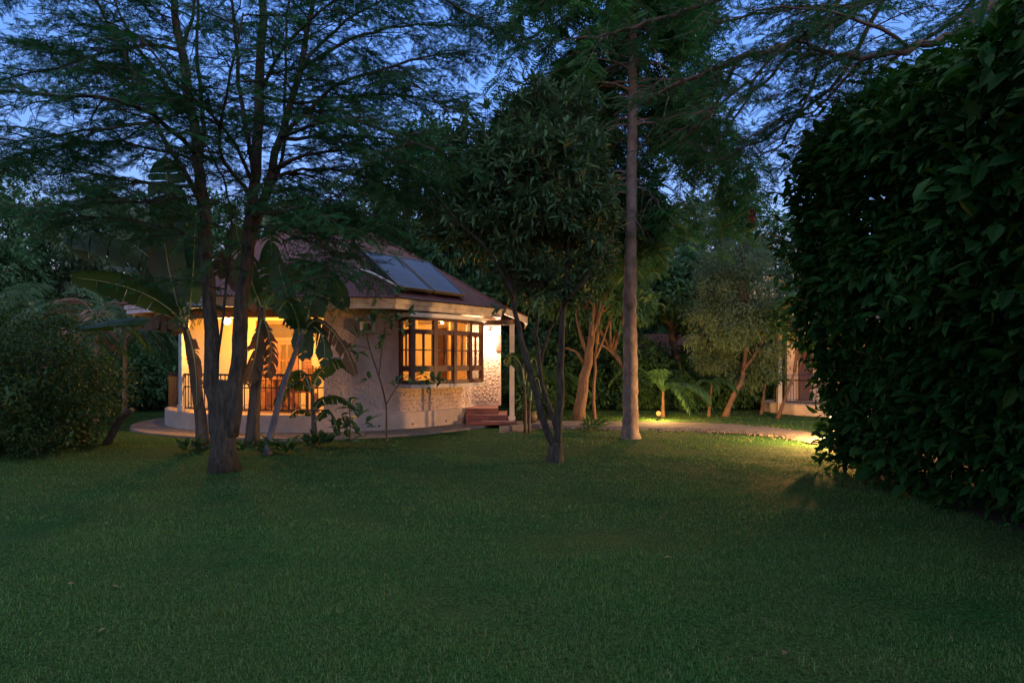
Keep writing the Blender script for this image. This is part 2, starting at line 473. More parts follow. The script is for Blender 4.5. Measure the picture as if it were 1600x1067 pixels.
# outer wall with fish-scale daubs
m = MB()
ring(m, RW-0.22, RW, 0.42, 2.62, A_V0, -52); ring(m, RW-0.22, RW, 0.42, 1.0, -52, -20); ring(m, RW-0.22, RW, 2.44, 2.62, -52, -20)
ring(m, RW-0.22, RW, 0.42, 2.62, -20, 140)
# daubs
row = 0
z = 0.50
def daub(M, p, w, h):
    # a thumbed half-moon of plaster: proud at its lower lip
    k = 6
    v = [[0, 0, 0.0]]
    for i in range(k+1):
        an = math.pi + math.pi * i / k
        v.append([math.cos(an)*w, math.sin(an)*h*0.9, 0.016])
    for i in range(k+1):
        an = math.pi + math.pi * i / k
        v.append([math.cos(an)*w*1.05, math.sin(an)*h, -0.004])
    v.append([0, h*0.55, -0.003])
    f = [(0, i+1, i+2) for i in range(k)] + [(i+1, k+2+i, k+3+i, i+2) for i in range(k)] + [(0, 1, 2*k+3), (0, 2*k+3, k+1)]
    v = np.array(v)
    return v, f
def daubs(mb, getp, us, zs):
    for ri, z in enumerate(zs):
        for u in us + rng.uniform(0,1)*(us[1]-us[0]) + rng.normal(0, .13, len(us))*(us[1]-us[0]):
            pn = getp(u, z)
            if pn is None: continue
            p, nrm, tx = pn
            v, f = daub(None, p, 0.040*rng.uniform(.75,1.15), 0.042*rng.uniform(.7,1.15))
            ro = rng.normal(0, 0.55)
            c, s_ = math.cos(ro), math.sin(ro)
            M = np.stack([tx*c + np.array([0,0,s_]), np.array([0,0,c]) - tx*s_, nrm], 1)
            mb.add(v @ M.T + p + np.array([0,0,rng.normal(0,.016)]), f)
def wallp(u, z):
    if -53 < u < -19 and 0.93 < z < 2.6: return None
    n = H(1, u) - H(0, u); tx = np.array([-n[1], n[0], 0])
    return H(RW+0.001, u, z), n, tx
daubs(m, wallp, np.arange(-76, 2, 1.75), np.arange(0.50, 2.5, 0.092))
m.obj("wall", M_plaster, house)

# veranda back wall
A_ = np.array([-4.50, 15.62, 0]); B_ = np.array([-7.88, 16.42, 0])
dW = (B_ - A_) / np.linalg.norm(B_ - A_); nW = np.array([dW[1], -dW[0], 0])
if nW[1] > 0: nW = -nW
LW = np.linalg.norm(B_ - A_)
yaw = math.atan2(dW[1], dW[0])
def W(t, off, z): return A_ + dW*t + nW*off + np.array([0,0,z])
def wbox(mb, t0, t1, z0, z1, o0, o1):
    mb.box(W((t0+t1)/2, (o0+o1)/2, (z0+z1)/2), (abs(t1-t0), abs(o1-o0), z1-z0), rot=yaw)
D0, D1 = 0.42, 1.52
m = MB()
wbox(m, -0.12, D0, 0.425, 2.62, -0.15, 0); wbox(m, D1, LW, 0.425, 2.62, -0.15, 0); wbox(m, D0, D1, 2.46, 2.62, -0.15, 0)
# return walls
p0 = H(RW-0.11, A_V0+1.2); p1 = A_ + nW*0.0
m.bar((p0*0.98 + p1*0.02) + np.array([0,0,1.52]), p1 + np.array([0.0,0,1.52]), 0.16, 2.19)
q0 = B_ - nW*0.08 + dW*(-0.08); q1 = H(RW-0.2, 140)
m.bar(q0 + np.array([0,0,1.52]) , q1 + np.array([0,0,1.52]), 0.15, 2.19)
m.obj("veranda_wall", M_cream, house)

# french door
m = MB()
wbox(m, D0, D0+0.09, 0.425, 2.46, -0.10, 0.03); wbox(m, D1-0.09, D1, 0.425, 2.46, -0.10, 0.03); wbox(m, D0+0.09, D1-0.09, 2.37, 2.46, -0.10, 0.03)
wbox(m, D0+0.09, D1-0.09, 1.98, 2.06, -0.10, 0.025)
door = m.obj("french_door", M_doorwood, house)
mid = (D0 + D1) / 2
for s0, s1 in ((D0+0.09, mid-0.004), (mid+0.004, D1-0.09)):
    m = MB()
    wbox(m, s0, s0+0.07, 0.44, 1.975, -0.06, -0.01); wbox(m, s1-0.07, s1, 0.44, 1.975, -0.06, -0.01)
    wbox(m, s0+0.07, s1-0.07, 1.90, 1.975, -0.06, -0.01); wbox(m, s0+0.07, s1-0.07, 0.44, 0.80, -0.055, -0.015)
    c = (s0+s1)/2
    wbox(m, c-0.015, c+0.015, 0.80, 1.90, -0.05, -0.015)
    for z in (1.16, 1.52): wbox(m, s0+0.07, c-0.015, z, z+0.03, -0.05, -0.015); wbox(m, c+0.015, s1-0.07, z, z+0.03, -0.05, -0.015)
    m.obj("door_leaf", M_doorwood, door)
    m = MB(); wbox(m, s0+0.07, s1-0.07, 0.80, 1.90, -0.036, -0.030); m.obj("pane", M_glass, door)
m = MB(); wbox(m, D0+0.09, D1-0.09, 2.06, 2.37, -0.05, -0.044); m.obj("pane", M_glass, door)
m = MB(); wbox(m, mid-0.035, mid-0.022, 1.25, 1.27, -0.01, 0.05); wbox(m, mid-0.15, mid-0.022, 1.25, 1.27, 0.05, 0.062); m.obj("handle", M_alu, door)
# slatted shutter beside the door
m = MB()
wbox(m, 0.03, 0.07, 0.95, 2.25, 0.005, 0.04); wbox(m, 0.31, 0.35, 0.95, 2.25, 0.005, 0.04); wbox(m, 0.07, 0.31, 0.95, 1.0, 0.005, 0.04); wbox(m, 0.07, 0.31, 2.2, 2.25, 0.005, 0.04)
for i in range(18): wbox(m, 0.07, 0.31, 1.01+i*0.066, 1.055+i*0.066, 0.008, 0.028)
m.obj("window_shutter", M_doorwood, house)

# veranda column, beam, railing
m = MB()
c = H(3.70, A_V1); m.box(c + np.array([0,0,1.52]), (0.16,0.16,2.19), rot=R(A_V1)); m.box(c + np.array([0,0,0.50]), (0.2,0.2,0.14), rot=R(A_V1)); m.box(c + np.array([0,0,2.36]), (0.2,0.2,0.1), rot=R(A_V1))
m.obj("veranda_column", M_white, house)
m = MB(); ring(m, 3.60, 3.76, 2.41, 2.62, -179, A_V0, 34); m.obj("veranda_beam", M_beam, house)
m = MB()
ring(m, 3.69, 3.74, 1.215, 1.255, A_V1+1.3, A_V0, 20); ring(m, 3.70, 3.73, 0.96, 0.985, A_V1+1.3, A_V0, 20); ring(m, 3.70, 3.73, 0.50, 0.525, A_V1+1.3, A_V0, 20)
ring(m, 3.69, 3.74, 1.215, 1.255, -178, A_V1-1.3, 16); ring(m, 3.70, 3.73, 0.50, 0.525, -178, A_V1-1.3, 16)
for t in np.arange(A_V0-1.8, -178, -1.8):
    if abs(t - A_V1) < 1.6: continue
    p = H(3.715, t); m.box(p + np.array([0,0,0.87]), (0.016,0.016,0.69), rot=R(t))
for t in np.arange(A_V0-2.7, A_V1+2, -3.6):       # scrolls along the foot
    q = [H(3.715, t + 1.2*math.cos(a), 0.575 + 0.045*math.sin(a)) for a in np.linspace(0, 5.2, 10)]
    m.tube(q, 0.007, 4)
m.obj("railing", M_iron, house)

# roof: eight corrugated faces
CA = [-59 + 45*k for k in range(8)]
RC, ZE, ZA = 4.66, 2.80, 5.40
AP = RC*math.cos(R(22.5)); HW = RC*math.sin(R(22.5))
SL = math.hypot(AP, ZA-ZE)
m = MB(); hips = MB()
for k in range(8):
    am = CA[k] + 22.5
    n_ = np.array([math.cos(R(am)), math.sin(R(am)), 0]); e_ = np.array([-n_[1], n_[0], 0])
    up = (-n_*AP + np.array([0,0,ZA-ZE])) / SL; nr = np.cross(e_, up)
    base = C0 + n_*AP + np.array([0,0,ZE])
    ncol = 52
    es = np.linspace(-HW, HW, ncol*2+1)
    V = []; f = []
    for i, e in enumerate(es):
        h = (0.0, 0.024)[i % 2]
        smax = SL*(1-abs(e)/HW)
        V.append(base + e_*e + nr*h - up*0.06); V.append(base + e_*e + up*smax + nr*h*(smax > .01))
    for i in range(len(es)-1): f.append((2*i, 2*i+2, 2*i+3, 2*i+1))
    m.add(V, f)
    c0 = H(RC, CA[k], ZE)
    hips.tube([c0 + np.array([0,0,0.01]), C0 + np.array([0,0,ZA+0.02])], 0.045, 6)
roof = m.obj("roof", M_roof, house)
hips.lathe(C0 + np.array([0,0,ZA-0.06]), [(0.22,0),(0.12,0.1),(0.05,0.2),(0.02,0.34)], 12)
hips.obj("ridge_cap", M_roof, roof)
def octring(mb, r0, r1, z0, z1):
    V = []
    for k in range(8): V += [H(r0,CA[k],z0), H(r1,CA[k],z0), H(r1,CA[k],z1), H(r0,CA[k],z1)]
    f = []
    for k in range(8):
        k1 = (k+1) % 8
        for j in range(4): f.append((k*4+j, k1*4+j, k1*4+(j+1)%4, k*4+(j+1)%4))
    mb.add(V, f)
m = MB(); octring(m, 4.56, 4.62, 2.67, 2.77); octring(m, 4.50, 4.57, 2.57, 2.668); m.obj("fascia", M_fascia, roof)
m = MB(); octring(m, 3.4, 4.52, 2.63, 2.65); m.obj("soffit", plain("soffit_board",(0.40,0.30,0.20),0.8), roof)

# bay window
BA = [-52, -44, -36, -28, -20]; RB = 4.25
ZR = [(1.03,1.11),(1.30,1.42),(2.09,2.19),(2.38,2.44)]
bay = MB()
def facet_bar(mb, a0, a1, u0, u1, z0, z1, depth=0.07, r=RB, inset=0.0):
    p0, p1 = H(r, a0), H(r, a1)
    d = (p1-p0); L = np.linalg.norm(d); d /= L
    nn = np.array([d[1], -d[0], 0]); 
    if np.dot(nn, p0 - C0) < 0: nn = -nn
    c = p0 + d*(u0+u1)/2*L - nn*(inset + depth/2) + np.array([0,0,(z0+z1)/2])
    mb.box(c, ((u1-u0)*L, depth, z1-z0), rot=math.atan2(d[1], d[0]))
for t in BA:
    p = H(RB-0.035, t); bay.box(p + np.array([0,0,1.735]), (0.085,0.10,1.41), rot=R(t))
for i in range(4):
    for z0, z1 in ZR: facet_bar(bay, BA[i], BA[i+1], 0.075, 0.925, z0, z1)
sides = []
for t in (-52, -20):          # side faces
    pin, pout = H(RW-0.02, t), H(RB-0.09, t)
    for z0, z1 in ZR: bay.bar(pin + np.array([0,0,(z0+z1)/2]), pout + np.array([0,0,(z0+z1)/2]), 0.07, z1-z0)
    p = H(RW+0.02, t); bay.box(p + np.array([0,0,1.735]), (0.08,0.08,1.41), rot=R(t))
bay_o = bay.obj("bay_window", M_wood, house)
for i in range(4):
    # casement bars
    m = MB()
    facet_bar(m, BA[i], BA[i+1], 0.075, 0.13, 1.42, 2.09, 0.045, inset=0.015); facet_bar(m, BA[i], BA[i+1], 0.87, 0.925, 1.42, 2.09, 0.045, inset=0.015)
    facet_bar(m, BA[i], BA[i+1], 0.47, 0.53, 1.42, 2.09, 0.045, inset=0.015)
    facet_bar(m, BA[i], BA[i+1], 0.13, 0.47, 1.74, 1.765, 0.03, inset=0.02); facet_bar(m, BA[i], BA[i+1], 0.53, 0.87, 1.74, 1.765, 0.03, inset=0.02)
    m.obj("casement", M_wood, bay_o)
    m = MB()
    for z0, z1 in ((1.11,1.30),(1.42,2.09),(2.19,2.38)): facet_bar(m, BA[i], BA[i+1], 0.075, 0.925, z0, z1, 0.005, inset=0.035)
    m.obj("pane", M_glass, bay_o)
for t in (-52, -20):
    m = MB(); d = H(1,t)-H(0,t)
    pin, pout = H(RW+0.06, t), H(RB-0.09, t)
    for z0, z1 in ((1.11,1.30),(1.42,2.09),(2.19,2.38)): m.bar(pin + np.array([0,0,(z0+z1)/2]), pout + np.array([0,0,(z0+z1)/2]), 0.005, z1-z0)
    m.obj("pane", M_glass, bay_o)
    m = MB(); z = 1.755
    m.bar(pin + np.array([0,0,z]), pout + np.array([0,0,z]), 0.03, 0.025); pm = (pin+pout)/2; m.box(pm + np.array([0,0,1.755]), (0.03,0.03,0.668), rot=R(t)); m.obj("casement", M_wood, bay_o)
m = MB(); ring(m, RW-0.1, RB+0.06, 0.95, 1.027, -53, -19, 8); m.obj("sill", M_white, bay_o)
m = MB(); ring(m, RW-0.1, RB+0.07, 2.443, 2.53, -53.4, -18.8, 8); m.obj("canopy", plain("canopy_paint",(0.72,0.72,0.75),0.5,var=0.1), bay_o)
# curtains inside the bay
def curtain(a0, a1, r, z0, z1, waves):
    mb = MB(); V = []; n = 40
    for i in range(n+1):
        u = i/n; t = a0+(a1-a0)*u
        rr = r + 0.035*math.sin(u*waves*2*math.pi)
        V += [H(rr+0.02*math.sin(7*u), t, z0), H(rr, t, z1)]
    mb.add(V, [(2*i, 2*i+2, 2*i+3, 2*i+1) for i in range(n)])
    mb.obj("curtain", M_curtain, bay_o, smooth=True)
curtain(-51, -47.6, 3.95, 1.05, 2.4, 3); curtain(-32.5, -21, 3.86, 1.05, 2.4, 8)
# inner door seen across the room
pc = H(RW-0.28, 38.0)
m = MB()
dd = H(1,38.0)-H(0,38.0); rt = R(38.0+90)
m.box(pc + np.array([0,0,1.45]), (0.56,0.05,2.05), rot=rt); idr = m.obj("inner_door", M_wood, house)
m = MB()
tx = np.array([-dd[1], dd[0], 0])
for s_ in (-1, 1): m.box(pc + tx*s_*0.32 + np.array([0,0,1.47]), (0.08,0.09,2.1), rot=rt)
m.box(pc + np.array([0,0,2.52]), (0.72,0.09,0.09), rot=rt); m.obj("door_frame", M_curtain, idr)
m = MB(); ring(m, RW-0.24, RW-0.225, 0.43, 2.61, -76, -52, 8); ring(m, RW-0.24, RW-0.225, 0.43, 1.0, -52, -20, 10); ring(m, RW-0.24, RW-0.225, 0.43, 2.61, -20, 139, 50); m.obj("inner_lining", M_cream, house)

# porch: wing wall, steps, post, roof
m = MB()
w0, w1 = H(RW-0.05, -4), H(4.42, -4)
wd = unit(w1-w0)
m.bar(w0 + np.array([0,0,1.51]), w1 + np.array([0,0,1.51]), 0.18, 2.2)
wn_ = np.array([wd[1], -wd[0], 0]); wn_ = wn_ if wn_[1] < 0 else -wn_
def wingp(u, z): return w0 + wd*u + wn_*0.091 + np.array([0,0,z]), wn_, wd
daubs(m, wingp, np.arange(0.10, 0.62, 0.10), np.arange(0.55, 2.5, 0.092))
m.obj("porch_wall", M_plaster, house)
m = MB()
for (x0, x1, y0, y1, z0, z1) in ((-1.05, 0.08, 15.62, 17.25, 0.06, 0.14), (-1.08, -0.12, 15.86, 17.2, 0.14, 0.27), (-1.08, -0.34, 16.08, 17.15, 0.27, 0.41)):
    m.box(((x0+x1)/2, (y0+y1)/2, (z0+z1)/2), (x1-x0, y1-y0, z1-z0))
m.obj("steps", M_redstep, house)
m = MB(); m.box((0.0, 16.0, 1.20), (0.115,0.115,2.36)); m.box((0.0,16.0,0.12), (0.17,0.17,0.2)); m.obj("porch_post", M_white, house)
m = MB()
Pa = H(RC, -14, 2.72); Pb = np.array([0.36, 16.75, 2.52]); Pc = np.array([0.36, 19.6, 2.52]); Pd = H(RC, 31, 2.72)
m.bar(Pa, Pb, 0.05, 0.15); m.bar(Pb, Pc, 0.05, 0.15)
for i in range(5): pass
pr = m.obj("porch_fascia", M_fascia, house)
m = MB(); u_ = np.array([0,0,0.085])
m.add([Pa+u_+[0,0,.02], Pb+u_, Pc+u_, Pd+u_+[0,0,.02], Pa+u_+[0,0,.05], Pb+u_+[0,0,.03], Pc+u_+[0,0,.03], Pd+u_+[0,0,.05]], [(3,2,1,0),(4,5,6,7),(0,1,5,4),(1,2,6,5),(2,3,7,6),(3,0,4,7)])
m.obj("porch_roof", M_roof, house)
m = MB()
m.bar(np.array([0.0,16.0,2.43]), H(4.1,-16,2.43), 0.09, 0.12); m.bar(np.array([0.02,16.07,2.43]), np.array([0.0,19.0,2.43]), 0.09, 0.12); m.obj("porch_beam", M_beam, house)
m = MB(); p = w1 + wn_*0.12 - wd*0.05; m.box(p + np.array([0,0,1.97]), (0.13,0.06,0.40), rot=math.atan2(wd[1],wd[0])); m.obj("shutter_leaf", M_wood, house)

# lamps fixed to the house, plus an added fill lamp inside the bay
def lamp(name, parent, loc, energy, c=(1.0, 0.60, 0.26), r=0.05):
    d = bpy.data.lights.new(name, 'POINT'); d.energy = energy*LAMP; d.color = c; d.shadow_soft_size = r
    o = bpy.data.objects.new(name, d); col.objects.link(o)
    r_ = parent
    while r_.parent: r_ = r_.parent
    o.parent = parent; o.location = Vector([float(a) for a in loc]) - r_.location
    return o
def globe(parent, c, r, mat, name="lamp_globe"):
    mb = MB(); n = 9
    mb.lathe(c, [(max(0.002, r*math.sin(math.pi*i/n)), -r*math.cos(math.pi*i/n)) for i in range(n+1)], 16)
    return mb.obj(name, mat, parent, smooth=True)
pl_c = H(RW, -4, 2.21) + wd*0.45 + wn_*0.40
m = MB(); m.tube([pl_c - wn_*0.31 + [0,0,.05], pl_c + [0,0,.075]], 0.02, 8); m.lathe(pl_c + [0,0,.06], [(0.05,0),(0.03,0.03)], 12); brk = m.obj("lamp_bracket", M_iron, house)
globe(brk, pl_c, 0.07, M_globe); lamp("porch_light", house, pl_c - [0,0,.13] + wn_*0.05, 15.0, (1.0,0.72,0.45))
vc = H(3.42, -113, 2.36)
m = MB(); m.lathe(vc, [(0.03,0.05),(0.03,0.26)], 12); vb = m.obj("lamp_base", M_white, house); globe(vb, vc, 0.075, M_globe); lamp("veranda_light", house, vc - [0,0,.14], 32.0, (1.0,0.46,0.10))
rc = np.array([-3.6, 17.6, 2.35]); m = MB(); m.lathe(rc, [(0.02,0.05),(0.02,0.27)], 8); rb = m.obj("lamp_rod", M_iron, house); globe(rb, rc, 0.09, M_globe); lamp("room_light", house, rc - [0,0,.15], 30.0, (1.0,0.48,0.12))
bl = H(3.92, -37, 2.40); m = MB(); m.lathe(bl, [(.05,.0),(.05,.042)], 12); bb = m.obj("lamp_base", M_white, bay_o); globe(bb, bl - [0,0,.02], .035, M_globe); lamp("bay_fill_light", bay_o, bl - [0,0,.08], 6.5, (1.0,0.50,0.13), .03)  # added lamp, hidden behind the top rail, to brighten the bay
# unlit fitting on the wall by the veranda
fc = H(RW+0.10, -64, 2.22)
m = MB(); m.box(fc, (0.16,0.32,0.22), rot=R(-64)); fx = m.obj("cooling_unit", M_white, house)
m = MB(); m.tube([H(RW+0.18,-64,2.22), H(RW+0.195,-64,2.22)], 0.085, 16); m.obj("fan_grille", M_iron, fx)

# solar panels on the roof face above the bay
am = -36.5
n_ = np.array([math.cos(R(am)), math.sin(R(am)), 0]); e_ = np.array([-n_[1], n_[0], 0])
up = (-n_*AP + np.array([0,0,ZA-ZE])) / SL; nr = np.cross(e_, up)
base = C0 + n_*AP + np.array([0,0,ZE])
def RF(e, s, h): return base + e_*e + up*s + nr*h
for i, (e0, e1, lab) in enumerate(((-1.60,-0.60,"solar panel nearer the tree on the maroon roof, pipe beside it"), (-0.56,0.44,"solar panel farther from the tree, right of the other on the roof"))):
    loc = RF((e0+e1)/2, 0.25, 0.1)
    sp = thing("solar_panel", lab, "solar panel", loc, "solar panels on the maroon roof")
    q = [RF(e0,.22,.10), RF(e1,.22,.10), RF(e1,1.62,.24), RF(e0,1.62,.24)]
    ux = unit(q[1]-q[0]); uy = unit(q[3]-q[0]); uz = np.cross(ux, uy); Mx = np.stack([ux,uy,uz],1)
    L = np.linalg.norm(q[3]-q[0]); Wd = np.linalg.norm(q[1]-q[0]); cc = (q[0]+q[2])/2
    m = MB(); m.box(cc, (Wd-0.07, L-0.07, 0.05), M=Mx); m.obj("glass", M_solar, sp)
    m = MB()
    for s_ in (-1, 1): m.box(cc + ux*s_*(Wd/2-0.0175), (0.035, L, 0.075), M=Mx); m.box(cc + uy*s_*(L/2-0.0175), (Wd-0.07, 0.035, 0.074), M=Mx)
    fr_ = m.obj("frame", M_iron, sp)
    for e in (e0+.1, e1-.1):
        for s_, h_ in ((1.4,.20),(.4,.1)):
            m = MB(); m.tube([RF(e,s_,0.0), RF(e,s_,h_)], 0.02, 6); m.obj("bracket", M_alu, sp)
    if i == 0:
        m = MB(); m.tube(smooth([RF(-1.98,1.02,.06), RF(-1.88,.80,.11), RF(-1.76,.50,.12), RF(-1.62,.28,.11)], 12), 0.022, 8); m.obj("pipe", M_pipe, sp)

# veranda furniture
def chair(loc, rz, label):
    t = thing("veranda_chair", label, "chair", (0,0,0), "wooden chairs on the veranda")
    m = MB(); m.box((0,0,.43), (.46,.46,.04)); m.box((0,0,.465), (.42,.42,.035)); m.obj("seat", M_doorwood, t)
    m = MB(); m.box((-.19,.22,.72), (.04,.04,.55)); m.box((.19,.22,.72), (.04,.04,.55)); m.box((0,.22,.97), (.34,.03,.07)); m.box((0,.22,.60), (.34,.03,.05))
    for x in (-.12,-.04,.04,.12): m.box((x,.22,.78), (.03,.02,.32))
    m.obj("backrest", M_doorwood, t)
    for x in (-.2,.2):
        for y in (-.2,.2):
            m = MB(); m.box((x,y,.205), (.045,.045,.41)); m.obj("leg", M_doorwood, t)
    for x in (-.215,.215):
        m = MB(); m.box((x,0,.655), (.05,.46,.03)); m.box((x,-.2,.54), (.04,.04,.21)); m.obj("armrest", M_doorwood, t)
    t.location = loc; t.rotation_euler = (0,0,rz); return t
chair((-4.62, 14.9, .425), R(-60), "wooden veranda chair behind the railing, nearest the plaster wall")
chair((-5.55, 15.25, .425), R(20), "wooden veranda chair in front of the glazed door")
t = thing("veranda_table", "small wooden table standing between the veranda chairs", "table", (0,0,0))
m = MB(); m.lathe((0,0,.68), [(.32,0),(.33,.02),(.32,.04)], 20); m.obj("tabletop", M_doorwood, t)
m = MB(); m.tube([(0,0,.04),(0,0,.68)], .035, 8); m.lathe((0,0,0), [(.2,0),(.18,.04),(.04,.06)], 16); m.obj("pedestal", M_doorwood, t)
t.location = (-5.1, 14.75, .425)

# ------------------------------------------------------------------ vegetation builders
def secondary(bark, tips, q, axis, start, every, ln, thick, rise, droop, out_bias=0.8):
    """side boughs along a limb q; returns their polylines"""
    out = []
    L = np.concatenate([[0], np.cumsum(np.linalg.norm(np.diff(q, axis=0), axis=1))])
    s = max(start*L[-1], 0.05)
    while s < L[-1]:
        p = np.array([np.interp(s, L, q[:, i]) for i in range(3)])
        i = min(np.searchsorted(L, s), len(q)-1); tdir = unit(q[i]-q[i-1])
        az = rng.uniform(0, 2*math.pi); d = np.array([math.cos(az), math.sin(az), 0])
        o = p - axis; o[2] = 0
        if np.linalg.norm(o) > .3: d = d + out_bias*unit(o)
        d = unit(d) + 0.45*tdir*np.array([1,1,0.5]); d[2] += rng.uniform(*rise)
        d = unit(d)
        l = rng.uniform(*ln) * (1 - 0.35*s/L[-1])
        n = 7; pts = [p]
        for k in range(1, n):
            u = k/(n-1)
            pts.append(p + d*l*u + np.array([0,0,-droop*l*u*u]) + rng.normal(0, .035*l*u, 3))
        pts = np.array(pts)
        bark.tube(pts, np.linspace(thick, thick*.25, n), 4, cap=False)
        out.append(pts)
        s += every*rng.uniform(.6, 1.5)
    return out

def feathery(bark, crown, boughs, tmpl, twig_every=0.13, twig_len=(.3,.75), sp_every=0.07, size=(.13,.22), flat=0.35, clip=None):
    """twigs and pinnate sprays on boughs"""
    SP, SD = [], []
    for pts in boughs:
        L = np.concatenate([[0], np.cumsum(np.linalg.norm(np.diff(pts, axis=0), axis=1))])
        s = 0.12*L[-1]; side = 1
        while s < L[-1]:
            p = np.array([np.interp(s, L, pts[:, i]) for i in range(3)])
            i = min(np.searchsorted(L, s), len(pts)-1); td = unit(pts[i]-pts[i-1])
            sd = np.cross(td, [0,0,1.0]); sd = sd/(np.linalg.norm(sd)+1e-6)*side; side = -side
            d = unit(td*rng.uniform(.5,1.2) + sd*rng.uniform(.5,1.1) + np.array([0,0,rng.normal(0, flat)]))
            l = rng.uniform(*twig_len)*(1-.4*s/L[-1])
            e = p + d*l + np.array([0,0,-.10*l])
            mid = p + d*l*.5 + rng.normal(0,.02,3)
            if clip is None or clip(e):
                bark.tube([p, mid, e], [.0055,.004,.002], 3, cap=False)
                k = max(2, int(l/sp_every))
                for u in np.linspace(.15, 1, k):
                    b0 = p + (e-p)*u
                    for s2 in (-1, 1):
                        if rng.random() < .15: continue
                        s3 = np.cross(d, [0,0,1.0]); s3 = s3/(np.linalg.norm(s3)+1e-6)*s2
                        SP.append(b0); SD.append(unit(d*.8 + s3*rng.uniform(.5,1.2) + np.array([0,0,rng.normal(-.1,.35)])))
            s += twig_every*rng.uniform(.6,1.5)
    if SP: scatter(crown, tmpl, np.array(SP), np.array(SD), size, 1.0, .6)

# ------------------------------------------------------------------ big acacia on the left
def PY(pts, Y):                 # pixel polyline at a depth, optional depth offset as third value
    return [P(p[0], p[1], Y + (p[2] if len(p) > 2 else 0)) for p in pts]
YA = 9.5
base = G(350, 733)
tr = thing("acacia_tree", "big feathery tree with forked dark trunk in front of the cottage veranda", "tree", base)
bark = MB(); crown = MB()
axis = P(355, 400, YA)
limbs = []
def addl(pts, r0, r1, Y=YA, **k):
    q = limb(bark, PY(pts, Y), r0, r1, .28, 9 if r0 > .05 else 6, wob=.035, bend=.012, **k); limbs.append(q); return q
addl([(350,737),(350,700),(350,660),(351,625),(356,595)], .165, .15, flare=.40)
sL = addl([(345,690),(337,640),(331,590),(329,510),(322,400,.05),(315,300,.05),(312,250,.05),(298,170,.1),(284,80,.2),(274,0,.3),(266,-120,.4),(255,-220,.4)], .118, .035)
sC = addl([(358,680),(366,620),(371,560),(375,500),(384,420),(392,340),(398,280),(404,150,-.1),(411,10,-.2),(413,-120,-.2),(418,-230,-.2)], .125, .035)
sR = addl([(388,390),(412,315,.1),(437,215,.2),(468,110,.3),(489,0,.4),(505,-110,.5)], .070, .025)
limbs = []
